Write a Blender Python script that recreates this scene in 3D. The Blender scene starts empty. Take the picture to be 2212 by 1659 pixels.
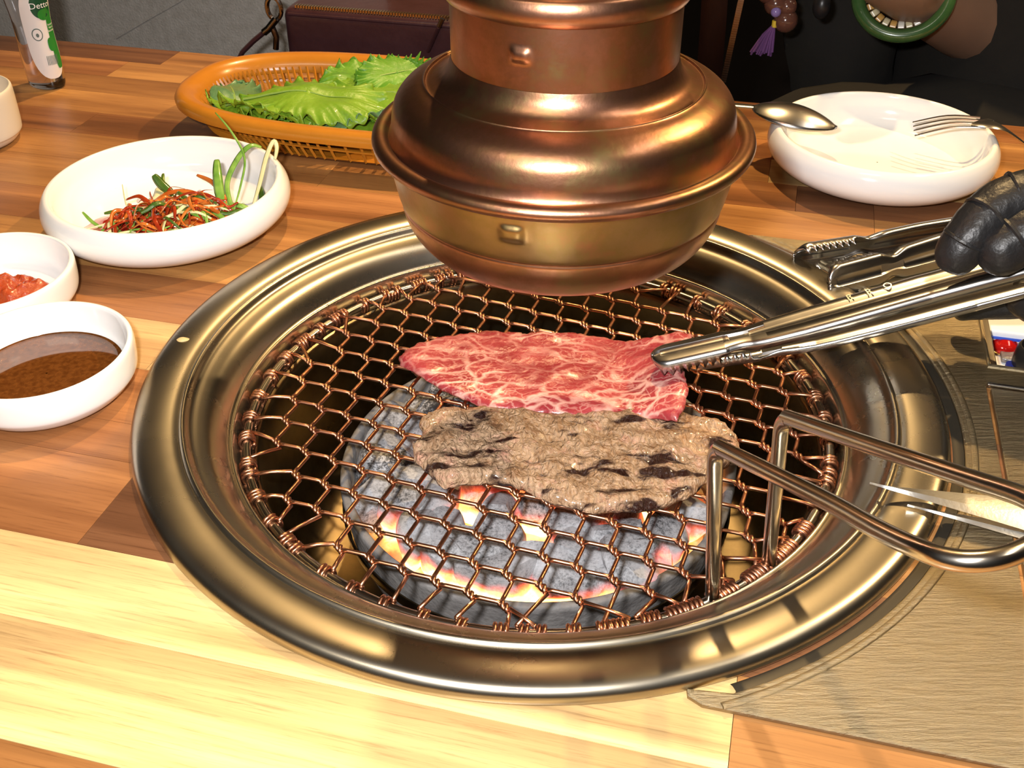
import bpy, bmesh, math, random
from mathutils import Vector, Matrix, noise
from mathutils.geometry import delaunay_2d_cdt
import numpy as np
random.seed(7)
PI=math.pi; R=math.radians
S=bpy.context.scene; COL=S.collection

# ------------------------------------------------------------------ camera
F=2284.12; PITCH=.62762; ROLL=-.00311; CAM=Vector((-.01301,-.43855,.31673)); YAW=-.25425
fw=Vector((0,math.cos(PITCH),-math.sin(PITCH))); _r=Vector((1,0,0)); _u=_r.cross(fw)
c_,s_=math.cos(ROLL),math.sin(ROLL)
cr=c_*_r+s_*_u; cu=-s_*_r+c_*_u
cam=bpy.data.cameras.new('camera'); co=bpy.data.objects.new('camera',cam); COL.objects.link(co)
m=Matrix((cr,cu,-fw)).transposed().to_4x4(); m.translation=CAM; co.matrix_world=m
cam.sensor_width=36; cam.lens=F/2212*36; cam.clip_start=.01; S.camera=co
S.view_settings.view_transform='Standard'; S.view_settings.look='None'
S.view_settings.gamma=1; S.view_settings.use_curve_mapping=False
S.view_settings.exposure=.05

# ------------------------------------------------------------------ world and lights
w=bpy.data.worlds.new('world'); S.world=w; w.use_nodes=True
w.node_tree.nodes['Background'].inputs[0].default_value=(.92,.80,.62,1)
w.node_tree.nodes['Background'].inputs[1].default_value=.16
def spot(name,loc,target,power,col,size,angle,blend=.5):
    l=bpy.data.lights.new(name,'SPOT'); l.energy=power; l.color=col; l.shadow_soft_size=size
    l.spot_size=R(angle); l.spot_blend=blend
    o=bpy.data.objects.new(name,l); COL.objects.link(o); o.location=loc
    o.rotation_euler=(Vector(target)-Vector(loc)).to_track_quat('-Z','Y').to_euler(); return o
def area(name,loc,target,power,col,sx,sy):
    l=bpy.data.lights.new(name,'AREA'); l.energy=power; l.color=col; l.shape='RECTANGLE'; l.size=sx; l.size_y=sy
    o=bpy.data.objects.new(name,l); COL.objects.link(o); o.location=loc
    o.rotation_euler=(Vector(target)-Vector(loc)).to_track_quat('-Z','Y').to_euler(); return o
# warm ceiling spots
spot('ceiling_spot_light',(.065,.86,1.42),(.0,-.08,0),82,(1,.66,.30),.022,58,.35)
spot('ceiling_spot_light',(1.20,.66,1.42),(.10,.08,0),98,(1,.66,.30),.022,44,.45)
# camera flash beside the lens
area('camera_flash_light',tuple(CAM+cr*-.045+cu*.035+fw*-.01),(0,.12,0),4.6,(1,.97,.96),.03,.015)
# two overhead area lights added to give the metal something to reflect
area('added_reflection_light',(-.5,-.9,1.45),(-.5,-.9,0),7,(1,.88,.70),.9,.25)
area('added_reflection_light',(.9,-.2,1.45),(.9,-.2,0),5,(1,.88,.70),.25,.9)

# ------------------------------------------------------------------ helpers
UU=Vector((math.cos(YAW),math.sin(YAW),0)); VV=Vector((-math.sin(YAW),math.cos(YAW),0))
def ray(x,y): return fw+cr*((x-1106)/F)-cu*((y-829.5)/F)
def at(x,y,z=0.0):
    d=ray(x,y); return CAM+d*((z-CAM.z)/d.z)
def atv(x,y,v):
    d=ray(x,y); t=(v-CAM.dot(VV))/d.dot(VV); return CAM+d*t
def uv(u,v,z=0.0): p=UU*u+VV*v; return Vector((p.x,p.y,z))
ORG={}
def thing(name,label,cat,loc=(0,0,0),group=None,kind=None):
    o=bpy.data.objects.new(name,None); COL.objects.link(o); o.location=loc; o.empty_display_size=.02
    ORG[o.name]=Vector(loc)
    o['label']=label; o['category']=cat
    if group:o['group']=group
    if kind:o['kind']=kind
    return o
def mesh(name,verts,faces,mat,parent=None,loc=None,smooth=True,sharp=40,label=None,mods=None):
    org=Vector(loc) if loc is not None else (ORG[parent.name] if parent else Vector((0,0,0)))
    me=bpy.data.meshes.new(name); me.from_pydata([tuple(Vector(v)-org) for v in verts],[],faces); me.update()
    o=bpy.data.objects.new(name,me); COL.objects.link(o)
    if mat: me.materials.append(mat)
    if smooth:
        me.polygons.foreach_set('use_smooth',[True]*len(me.polygons))
        if sharp<180:
            try: me.set_sharp_from_angle(angle=R(sharp))
            except Exception: pass
    if parent:
        o.parent=parent; o.location=org-ORG[parent.name]
    else: o.location=org
    ORG[o.name]=org
    if label:o['label']=label
    return o
def bmo(name,bm,mat,parent=None,loc=None,smooth=True,sharp=40,label=None):
    bm.normal_update()
    vs=[v.co.copy() for v in bm.verts]; bm.verts.index_update()
    fs=[[v.index for v in f.verts] for f in bm.faces]; bm.free()
    return mesh(name,vs,fs,mat,parent,loc,smooth,sharp,label)
def tag(o,label,cat,group=None,kind=None):
    o['label']=label; o['category']=cat
    if group:o['group']=group
    if kind:o['kind']=kind
    return o
def lathe_data(prof,cx,cy,segs=96,closed=False,fn=None):
    vs=[];fs=[];n=len(prof)
    for i in range(segs):
        a=2*PI*i/segs
        for r,z in prof:
            if fn: r,z=fn(a,r,z)
            vs.append((cx+r*math.cos(a),cy+r*math.sin(a),z))
    for i in range(segs):
        j=(i+1)%segs
        for k in range(n-1+(1 if closed else 0)):
            l=(k+1)%n
            fs.append((i*n+k,j*n+k,j*n+l,i*n+l))
    return vs,fs
def lathe(name,prof,cx,cy,mat,parent=None,segs=96,closed=False,fn=None,**kw):
    v,f=lathe_data(prof,cx,cy,segs,closed,fn); return mesh(name,v,f,mat,parent,**kw)
def smoothprof(pts,n=4):
    out=[]
    P=[pts[0]]+list(pts)+[pts[-1]]
    for i in range(1,len(P)-2):
        p0,p1,p2,p3=P[i-1],P[i],P[i+1],P[i+2]
        for k in range(n):
            t=k/n
            out.append(tuple(.5*((2*p1[d])+(-p0[d]+p2[d])*t+(2*p0[d]-5*p1[d]+4*p2[d]-p3[d])*t*t+(-p0[d]+3*p1[d]-3*p2[d]+p3[d])*t**3) for d in range(len(p1))))
    out.append(tuple(pts[-1])); return out
def sweep_data(pts,rad,sides=8,closed=False,flat=1.0,up=None):
    pts=[Vector(p) for p in pts]; n=len(pts); vs=[];fs=[]
    T=[]
    for i in range(n):
        a=pts[i-1] if (i>0 or closed) else pts[i]; b=pts[(i+1)%n] if (i<n-1 or closed) else pts[i]
        t=(b-a); T.append(t.normalized() if t.length>1e-9 else Vector((1,0,0)))
    N=up.copy() if up else (Vector((0,0,1)) if abs(T[0].z)<.9 else Vector((1,0,0)))
    for i in range(n):
        N=(N-T[i]*N.dot(T[i])); N=N.normalized() if N.length>1e-6 else T[i].orthogonal().normalized()
        B=T[i].cross(N); r=rad(i/(n-1)) if callable(rad) else rad
        for k in range(sides):
            a=2*PI*k/sides
            vs.append(pts[i]+B*(r*math.cos(a))+N*(r*flat*math.sin(a)))
    for i in range(n if closed else n-1):
        j=(i+1)%n
        for k in range(sides):
            l=(k+1)%sides
            fs.append((i*sides+k,i*sides+l,j*sides+l,j*sides+k))
    if not closed:
        fs.append(tuple(range(sides-1,-1,-1))); fs.append(tuple((n-1)*sides+k for k in range(sides)))
    return vs,fs
def sweep(name,pts,rad,mat,parent=None,sides=8,closed=False,flat=1.0,up=None,**kw):
    v,f=sweep_data(pts,rad,sides,closed,flat,up); return mesh(name,v,f,mat,parent,**kw)
def join(parts):
    V=[];Fc=[]
    for v,f in parts:
        o=len(V); V+=list(v); Fc+=[tuple(i+o for i in q) for q in f]
    return V,Fc
def box_data(lo,hi,X=Vector((1,0,0)),Y=Vector((0,1,0)),Z=Vector((0,0,1)),o=Vector((0,0,0))):
    vs=[o+X*(lo[0] if i&1==0 else hi[0])+Y*(lo[1] if i&2==0 else hi[1])+Z*(lo[2] if i&4==0 else hi[2]) for i in range(8)]
    return vs,[(0,2,3,1),(4,5,7,6),(0,1,5,4),(2,6,7,3),(0,4,6,2),(1,3,7,5)]
def rbox(name,lo,hi,bev,mat,parent=None,X=Vector((1,0,0)),Y=Vector((0,1,0)),Z=Vector((0,0,1)),o=Vector((0,0,0)),seg=3,**kw):
    v,f=box_data(lo,hi,X,Y,Z,o); bm=bmesh.new(); bv=[bm.verts.new(p) for p in v]
    for q in f: bm.faces.new([bv[i] for i in q])
    bmesh.ops.recalc_face_normals(bm,faces=bm.faces)
    if bev>0: bmesh.ops.bevel(bm,geom=list(bm.edges),offset=bev,segments=seg,profile=.6,affect='EDGES')
    return bmo(name,bm,mat,parent,**kw)
def apply_mods(o):
    bpy.context.view_layer.update()
    dg=bpy.context.evaluated_depsgraph_get(); me=bpy.data.meshes.new_from_object(o.evaluated_get(dg))
    o.modifiers.clear(); o.data=me
def uvbox(lo,hi): return box_data(lo,hi,UU,VV)

# ------------------------------------------------------------------ materials
def M(name,base,rough=.5,metal=0.0,spec=.5,var=None,vscale=20,vdet=6,stretch=None,bump=0.0,bscale=60,rvar=0.0,coat=0,trans=0,ior=1.45,sss=0,alpha=1,sheen=0,aniso=0):
    m=bpy.data.materials.new(name); m.use_nodes=True; nt=m.node_tree; N=nt.nodes; L=nt.links
    b=N['Principled BSDF']; I=b.inputs
    I['Base Color'].default_value=(*base,1); I['Roughness'].default_value=rough; I['Metallic'].default_value=metal
    I['Specular IOR Level'].default_value=spec; I['Coat Weight'].default_value=coat; I['Transmission Weight'].default_value=trans
    I['IOR'].default_value=ior
    if sss: I['Subsurface Weight'].default_value=sss; I['Subsurface Radius'].default_value=(.004,.0015,.0008); I['Subsurface Scale'].default_value=1
    if aniso: I['Anisotropic'].default_value=aniso
    tc=N.new('ShaderNodeTexCoord'); mp=N.new('ShaderNodeMapping'); L.new(tc.outputs['Object'],mp.inputs[0])
    if stretch: mp.inputs['Scale'].default_value=stretch
    m['_map']=1
    if var or rvar or bump:
        nz=N.new('ShaderNodeTexNoise'); nz.inputs['Scale'].default_value=vscale; nz.inputs['Detail'].default_value=vdet; nz.inputs['Roughness'].default_value=.65
        L.new(mp.outputs[0],nz.inputs['Vector'])
    if var:
        cr_=N.new('ShaderNodeValToRGB'); el=cr_.color_ramp.elements
        el[0].position=.32; el[0].color=(*base,1); el[1].position=.68; el[1].color=(*var[0],1)
        for k,c in enumerate(var[1:]):
            e=el.new(.68+.12*(k+1) if .68+.12*(k+1)<1 else 1); e.color=(*c,1)
        L.new(nz.outputs[0],cr_.inputs[0]); L.new(cr_.outputs[0],I['Base Color'])
    if rvar:
        mr=N.new('ShaderNodeMapRange'); mr.inputs[3].default_value=max(0.02,rough-rvar); mr.inputs[4].default_value=rough+rvar
        L.new(nz.outputs[0],mr.inputs[0]); L.new(mr.outputs[0],I['Roughness'])
    if bump:
        n2=N.new('ShaderNodeTexNoise'); n2.inputs['Scale'].default_value=bscale; n2.inputs['Detail'].default_value=5
        L.new(mp.outputs[0],n2.inputs['Vector'])
        bp=N.new('ShaderNodeBump'); bp.inputs['Strength'].default_value=bump; bp.inputs['Distance'].default_value=.002
        L.new(n2.outputs[0],bp.inputs['Height']); L.new(bp.outputs[0],I['Normal'])
    return m
def nodes(m): return m.node_tree.nodes,m.node_tree.links,m.node_tree.nodes['Principled BSDF']
def ramp(N,stops):
    r=N.new('ShaderNodeValToRGB'); el=r.color_ramp.elements
    el[0].position,el[0].color=stops[0][0],(*stops[0][1],1)
    el[1].position,el[1].color=stops[-1][0],(*stops[-1][1],1)
    for p,c in stops[1:-1]:
        e=el.new(p); e.color=(*c,1)
    return r
def wood_mat():
    m=bpy.data.materials.new('wood_stave'); m.use_nodes=True; N,L,b=nodes(m)
    tc=N.new('ShaderNodeTexCoord'); oi=N.new('ShaderNodeObjectInfo')
    mp=N.new('ShaderNodeMapping'); mp.inputs['Scale'].default_value=(2.2,34,1); L.new(tc.outputs['Object'],mp.inputs[0])
    off=N.new('ShaderNodeVectorMath'); off.operation='ADD'; L.new(mp.outputs[0],off.inputs[0])
    mul=N.new('ShaderNodeMath'); mul.operation='MULTIPLY'; mul.inputs[1].default_value=70; L.new(oi.outputs['Random'],mul.inputs[0]); L.new(mul.outputs[0],off.inputs[1])
    n1=N.new('ShaderNodeTexNoise'); n1.inputs['Scale'].default_value=1.1; n1.inputs['Detail'].default_value=5; n1.inputs['Distortion'].default_value=.7
    L.new(off.outputs[0],n1.inputs['Vector'])
    n2=N.new('ShaderNodeTexNoise'); n2.inputs['Scale'].default_value=1; n2.inputs['Detail'].default_value=7; n2.inputs['Roughness'].default_value=.75
    mp2=N.new('ShaderNodeMapping'); mp2.inputs['Scale'].default_value=(22,700,1); L.new(tc.outputs['Object'],mp2.inputs[0]); L.new(mp2.outputs[0],n2.inputs['Vector'])
    r1=ramp(N,[(.30,(.50,.46,.44)),(.44,(.80,.76,.74)),(.55,(1,1,1)),(.72,(1.5,1.6,1.6))]); L.new(n1.outputs[0],r1.inputs[0])
    r2=ramp(N,[(.32,(.50,.44,.40)),(.47,(.95,.95,.95)),(.8,(1.12,1.14,1.14))]); L.new(n2.outputs[0],r2.inputs[0])
    mx=N.new('ShaderNodeMix'); mx.data_type='RGBA'; mx.blend_type='MULTIPLY'; mx.inputs[0].default_value=1; L.new(oi.outputs['Color'],mx.inputs[6]); L.new(r1.outputs[0],mx.inputs[7])
    mx2=N.new('ShaderNodeMix'); mx2.data_type='RGBA'; mx2.blend_type='MULTIPLY'; mx2.inputs[0].default_value=.8; L.new(mx.outputs[2],mx2.inputs[6]); L.new(r2.outputs[0],mx2.inputs[7])
    L.new(mx2.outputs[2],b.inputs['Base Color']); b.inputs['Roughness'].default_value=.32; b.inputs['Specular IOR Level'].default_value=.4
    bp=N.new('ShaderNodeBump'); bp.inputs['Strength'].default_value=.12; bp.inputs['Distance'].default_value=.0005; L.new(n2.outputs[0],bp.inputs['Height']); L.new(bp.outputs[0],b.inputs['Normal'])
    return m
WOOD=wood_mat()
STEEL=M('brushed_steel',(.60,.54,.43),.24,1,var=[(.50,.44,.34)],vscale=9,vdet=8,rvar=.07,bump=.04,bscale=900)
RINGM=M('ring_steel',(.50,.455,.37),.28,1,var=[(.40,.355,.27)],vscale=14,vdet=9,rvar=.09,aniso=.3)
WELLM=M('heat_tinted_steel',(.30,.235,.13),.3,1,var=[(.12,.09,.055)],vscale=18,rvar=.1)
CHROME=M('polished_steel',(.60,.59,.58),.24,1,var=[(.50,.49,.48)],vscale=30,rvar=.06)
RODM=M('steel_rod',(.58,.54,.47),.2,1,rvar=.06,vscale=25)
COPW=M('copper_coloured_wire',(.62,.31,.17),.33,1,var=[(.42,.19,.12),(.30,.16,.15)],vscale=22,vdet=3,rvar=.08)
COPPER=M('aged_copper',(.44,.215,.135),.33,1,var=[(.35,.175,.095),(.30,.21,.095)],vscale=16,vdet=12,rvar=.08,bump=.05,bscale=240)
COPPER2=M('brassy_copper',(.38,.255,.13),.34,1,var=[(.34,.24,.10),(.42,.21,.11)],vscale=15,vdet=12,rvar=.08,bump=.05,bscale=240)
for m_ in (COPPER,COPPER2):
    for n_ in m_.node_tree.nodes:
        if n_.type=='TEX_NOISE' and abs(n_.inputs['Scale'].default_value-240)>1: n_.inputs['Scale'].default_value=46
        if n_.type=='VALTORGB': n_.color_ramp.elements[0].position=.40; n_.color_ramp.elements[1].position=.52; n_.color_ramp.elements[2].position=.66
CERAM=M('white_glazed_ceramic',(.86,.86,.85),.12,0,spec=.5,coat=.2)
PANELM=bpy.data.materials.new('scratched_panel_steel'); PANELM.use_nodes=True
def scratch(m,base,r0):
    N,L,b=nodes(m); b.inputs['Metallic'].default_value=1; b.inputs['Base Color'].default_value=(*base,1)
    tc=N.new('ShaderNodeTexCoord'); mp=N.new('ShaderNodeMapping'); mp.inputs['Rotation'].default_value=(0,0,YAW+.12); mp.inputs['Scale'].default_value=(60,420,60); L.new(tc.outputs['Object'],mp.inputs[0])
    n=N.new('ShaderNodeTexNoise'); n.inputs['Scale'].default_value=1; n.inputs['Detail'].default_value=9; n.inputs['Roughness'].default_value=.7; L.new(mp.outputs[0],n.inputs['Vector'])
    bp=N.new('ShaderNodeBump'); bp.inputs['Strength'].default_value=.75; bp.inputs['Distance'].default_value=.0016; L.new(n.outputs[0],bp.inputs['Height']); L.new(bp.outputs[0],b.inputs['Normal'])
    mr=N.new('ShaderNodeMapRange'); mr.inputs[3].default_value=r0-.08; mr.inputs[4].default_value=r0+.12; L.new(n.outputs[0],mr.inputs[0]); L.new(mr.outputs[0],b.inputs['Roughness'])
scratch(PANELM,(.37,.305,.19),.34)
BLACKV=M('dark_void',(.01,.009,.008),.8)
BLACKP=M('black_plastic',(.012,.012,.013),.35)

# ------------------------------------------------------------------ room
def struct(name,lo,hi,mat,X=Vector((1,0,0)),Y=Vector((0,1,0))):
    v,f=box_data(lo,hi,X,Y); o=mesh(name,v,f,mat,smooth=False); o['kind']='structure'; return o
FLOORM=M('dark_floor',(.05,.036,.026),.5,var=[(.03,.022,.016)],vscale=5)
WALLM=M('grey_wall_covering',(.50,.47,.43),.85,var=[(.40,.37,.33)],vscale=110,vdet=8,bump=.5,bscale=420)
DARKW=M('dark_room_wall',(.045,.034,.026),.8,var=[(.03,.022,.018)],vscale=3)
CEILM=M('ceiling_paint',(.55,.46,.35),.9,var=[(.48,.40,.30)],vscale=4)
struct('floor',(-2.2,-2.2,-.78),(2.2,2.2,-.75),FLOORM)
struct('ceiling',(-2.2,-2.2,1.55),(2.2,2.2,1.58),CEILM)
struct('wall_back',(-2.2,2.2,-.75),(2.2,2.25,1.55),DARKW)
struct('wall_front',(-2.2,-2.25,-.75),(2.2,-2.2,1.55),DARKW)
struct('wall_left',(-2.25,-2.2,-.75),(-2.2,2.2,1.55),DARKW)
struct('wall_right',(2.2,-2.2,-.75),(2.25,2.2,1.55),DARKW)
bw=thing('bench','bench with a grey textured back panel behind the far edge of the table','bench',tuple(uv(-.5,.6,-.75)))
mesh('back_panel',*uvbox((-1.3,.66,-.75),(-.14,.69,.22)),WALLM,bw,smooth=False,label='grey textured back panel with a slanting seam')
# raised slanting seam of the wall covering
sp=[atv(250,82,.6593),atv(318,42,.6593),atv(385,4,.6593),atv(420,-20,.6593)]
sweep('seam',sp,.0016,WALLM,bw,sides=6,flat=.5,up=VV)
rbox('bench_seat',(-1.3,.46,-.34),(.0,.655,-.105),.02,M('brown_leatherette',(.035,.02,.014),.5),bw,X=UU,Y=VV)

# ------------------------------------------------------------------ table of staves
table=thing('dining_table','wooden table top of mixed light and dark staves around the round grill','table',(0,0,-.03))
cols={'l':(.56,.36,.16),'m':(.40,.19,.062),'d':(.185,.08,.035),'o':(.47,.235,.075),'r':(.29,.12,.042),'y':(.62,.43,.19)}
def cutter_cyl(r):
    v,f=[],[]
    n=128
    for z in (-.2,.1):
        for i in range(n): v.append((r*math.cos(2*PI*i/n),r*math.sin(2*PI*i/n),z))
    f=[tuple(range(n-1,-1,-1)),tuple(range(n,2*n))]+[(i,(i+1)%n,n+(i+1)%n,n+i) for i in range(n)]
    return mesh('cutter',v,f,None,smooth=False)
cutc=cutter_cyl(.186); cuto=mesh('cutter',*uvbox((.222,.064,-.2),(.422,.166,.1)),None,smooth=False)
def boolean(o,cs):
    for c in cs:
        md=o.modifiers.new('b','BOOLEAN'); md.object=c; md.operation='DIFFERENCE'; md.solver='EXACT'
    apply_mods(o)
def split_loose(o):
    me=o.data; n_=len(me.vertices); pa=list(range(n_))
    def fd(i):
        while pa[i]!=i: pa[i]=pa[pa[i]]; i=pa[i]
        return i
    for e_ in me.edges: pa[fd(e_.vertices[0])]=fd(e_.vertices[1])
    gr={}
    for i in range(n_): gr.setdefault(fd(i),[]).append(i)
    if len(gr)<2: return
    vc=[v.co.copy() for v in me.vertices]; fc=[tuple(p.vertices) for p in me.polygons]
    for k,(rt,ids) in enumerate(gr.items()):
        mp_={q:i for i,q in enumerate(ids)}; m2=bpy.data.meshes.new('plank')
        m2.from_pydata([vc[i] for i in ids],[],[tuple(mp_[i] for i in f_) for f_ in fc if f_[0] in mp_]); m2.materials.append(WOOD)
        if k==0: o.data=m2
        else:
            c_2=o.copy(); c_2.data=m2; COL.objects.link(c_2)
rows=[(-.460,-.405),(-.405,-.355),(-.355,-.304),(-.304,-.2535),(-.2535,-.2035),(-.2035,-.162),(-.162,-.109),(-.109,-.083),(-.083,-.040),(-.040,.004),(.004,.050),(.050,.096),(.096,.140),(.140,.186),(.186,.228),(.228,.268),(.268,.308),(.308,.343),(.343,.380),(.380,.416)]
plan={ # row index -> list of (u_start,colour)
 3:[(-1,'y'),(-.5,'m'),(.02,'l')],4:[(-1,'m'),(-.36,'y'),(.1145,'o'),(.5,'l')],5:[(-1,'l'),(-.2,'y'),(.1145,'m'),(.4,'l')],6:[(-1,'r'),(-.1615,'d'),(.2,'m')],7:[(-1,'r'),(.1,'m')],
 8:[(-1,'r'),(.0,'m')],9:[(-1,'l'),(-.2,'l'),(.2,'d')],10:[(-1,'r'),(-.19,'o'),(.1,'m')],11:[(-1,'o'),(.1,'o')],12:[(-1,'r'),(-.26,'m'),(.2,'l')],13:[(-1,'m'),(-.3,'r'),(.13,'o'),(.6,'m')],
 14:[(-1,'m'),(-.2,'m'),(.17,'o'),(.23,'d')],15:[(-1,'r'),(-.42,'r'),(.12,'d'),(.17,'d')],16:[(-1,'m'),(-.33,'m'),(.1,'y'),(.26,'r')],17:[(-1,'m'),(-.36,'r'),(.15,'o')],18:[(-1,'r'),(-.46,'m'),(.2,'m')],19:[(-1,'d'),(-.43,'m'),(-.1,'r'),(.33,'o')]}
random.seed(3)
for ri,(v0,v1) in enumerate(rows):
    pl=plan.get(ri) or [(-1,random.choice('ml')),(-.35,random.choice('mdo')),(.25,random.choice('lmr'))]
    for k,(u0,cc) in enumerate(pl):
        u1=pl[k+1][0] if k+1<len(pl) else 1.0
        g=.00012
        o=mesh('plank',*uvbox((u0+g,v0+g,-.03),(u1-g,v1-g,0)),WOOD,table,loc=uv((u0+u1)/2,(v0+v1)/2,0),smooth=False)
        o.data.transform(Matrix.Rotation(-YAW,4,'Z')); o.rotation_euler=(0,0,YAW)
        j=random.uniform(.9,1.1); c=cols[cc]; o.color=(c[0]*j,c[1]*j,c[2]*j,1)
        near=min(abs(v0),abs(v1))<.19 or v0*v1<0
        if near and u0<.43 and u1>-.19:
            o2=[cutc]+([cuto] if u1>.21 else [])
            boolean(o,o2); split_loose(o)
bpy.data.objects.remove(cutc)
sweep('edge_band',[uv(-1,.4172,-.015),uv(1,.4172,-.015)],.0012,M('dark_edge',(.12,.055,.025),.5),table,sides=6)
for (uu,vv_) in ((-.9,-.4),(-.9,.36),(.9,.36),(.9,-.4)):
    rbox('table_leg',(uu-.03,vv_-.03,-.75),(uu+.03,vv_+.03,-.0302),.004,BLACKP,table,X=UU,Y=VV)

# ------------------------------------------------------------------ grill body
grill=thing('table_grill','round stainless steel charcoal grill set into the table','grill',(0,0,-.12))
rp=smoothprof([(.1990,.0002),(.1998,.0018),(.1990,.0048),(.1965,.0070),(.1925,.0078),(.186,.0076),(.1805,.0066),(.1775,.0052)],4)+\
   smoothprof([(.1768,.0060),(.1755,.0066),(.1742,.0058),(.1722,.0030),(.1685,.0012),(.1645,-.0012),(.1610,-.0050),(.1585,-.0090),(.1570,-.0120)],4)+\
   smoothprof([(.1560,-.0128),(.1547,-.0124),(.1540,-.0140),(.1535,-.0185),(.1528,-.0228),(.1510,-.0240),(.1460,-.0241)],3)
lathe('trim_ring',rp,0,0,RINGM,grill,segs=192,sharp=60)
lathe('well_wall',smoothprof([(.1455,-.0241),(.1435,-.028),(.1425,-.05),(.140,-.085),(.133,-.108),(.115,-.118),(.05,-.119),(.001,-.119)],4),0,0,WELLM,grill,segs=128)
# air lever rod in the well
sweep('air_lever',[at(1578,1000,-.04),at(1572,1060,-.055),at(1560,1110,-.075),at(1545,1180,-.10)],.0035,M('ash_grey_metal',(.25,.23,.19),.5,.6),grill,sides=10)

# ------------------------------------------------------------------ charcoal pot and coals
pot=thing('charcoal_pot','grey charcoal pot glowing beneath the wire net','pot',(0,0,-.1185))
POTM=M('fire_clay',(.22,.215,.21),.8,var=[(.12,.115,.115)],vscale=60,bump=.5,bscale=200)
lathe('pot_wall',smoothprof([(.06,-.118),(.088,-.112),(.100,-.09),(.1045,-.062),(.1055,-.0555)],3)+smoothprof([(.1052,-.0535),(.1042,-.0526),(.1015,-.0528),(.1000,-.056)],3)+smoothprof([(.0990,-.07),(.09,-.09),(.07,-.098),(.001,-.098)],3),0,0,POTM,pot,segs=96)
lathe('steel_band',smoothprof([(.1048,-.0700),(.1058,-.0705),(.1056,-.0760),(.1044,-.0785),(.1030,-.079)],3),0,0,WELLM,pot,segs=96)
def coal_mat(name,glow,dark):
    m=bpy.data.materials.new(name); m.use_nodes=True; N,L,b=nodes(m)
    tc=N.new('ShaderNodeTexCoord'); geo=N.new('ShaderNodeNewGeometry')
    n=N.new('ShaderNodeTexNoise'); n.inputs['Scale'].default_value=520; n.inputs['Detail'].default_value=9; n.inputs['Roughness'].default_value=.8; L.new(geo.outputs['Position'],n.inputs['Vector'])
    n3=N.new('ShaderNodeTexNoise'); n3.inputs['Scale'].default_value=45; n3.inputs['Detail'].default_value=3; L.new(geo.outputs['Position'],n3.inputs['Vector'])
    ad=N.new('ShaderNodeMath'); ad.operation='MULTIPLY_ADD'; ad.inputs[1].default_value=.6; L.new(n3.outputs[0],ad.inputs[0]); L.new(n.outputs[0],ad.inputs[2])
    r=ramp(N,[(.62 if not dark else .72,(.02,.02,.023)),(.70 if not dark else .82,(.17,.175,.185)),(.82,(.34,.35,.37)),(1,(.46,.47,.50))]); L.new(ad.outputs[0],r.inputs[0]); L.new(r.outputs[0],b.inputs['Base Color'])
    b.inputs['Roughness'].default_value=.85
    bp=N.new('ShaderNodeBump'); bp.inputs['Strength'].default_value=.5; bp.inputs['Distance'].default_value=.001; L.new(n.outputs[0],bp.inputs['Height']); L.new(bp.outputs[0],b.inputs['Normal'])
    if glow:
        # hot lower faces of the lump; the ash on top is cool
        sx=N.new('ShaderNodeSeparateXYZ'); L.new(tc.outputs['Object'],sx.inputs[0])
        nn=N.new('ShaderNodeTexNoise'); nn.inputs['Scale'].default_value=70; nn.inputs['Detail'].default_value=3; L.new(geo.outputs['Position'],nn.inputs['Vector'])
        a=N.new('ShaderNodeMath'); a.operation='MULTIPLY_ADD'; a.inputs[1].default_value=.016; L.new(nn.outputs[0],a.inputs[0]); L.new(sx.outputs[2],a.inputs[2])
        mr=N.new('ShaderNodeMapRange'); mr.inputs[1].default_value=.0155; mr.inputs[2].default_value=.003; mr.inputs[3].default_value=0; mr.inputs[4].default_value=1; L.new(a.outputs[0],mr.inputs[0])
        cc=ramp(N,[(0,(.0,.0,.0)),(.25,(.5,.035,.02)),(.55,(1,.14,.03)),(.85,(1,.40,.08)),(1,(1,.62,.22))]); L.new(mr.outputs[0],cc.inputs[0]); L.new(cc.outputs[0],b.inputs['Emission Color'])
        pw=N.new('ShaderNodeMath'); pw.operation='MULTIPLY'; pw.inputs[1].default_value=glow; L.new(mr.outputs[0],pw.inputs[0]); L.new(pw.outputs[0],b.inputs['Emission Strength'])
    return m
HOT=coal_mat('glowing_charcoal',3.3,False); COLD=coal_mat('ashed_charcoal',0,False); DARKC=coal_mat('dark_charcoal',0,True)
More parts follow.
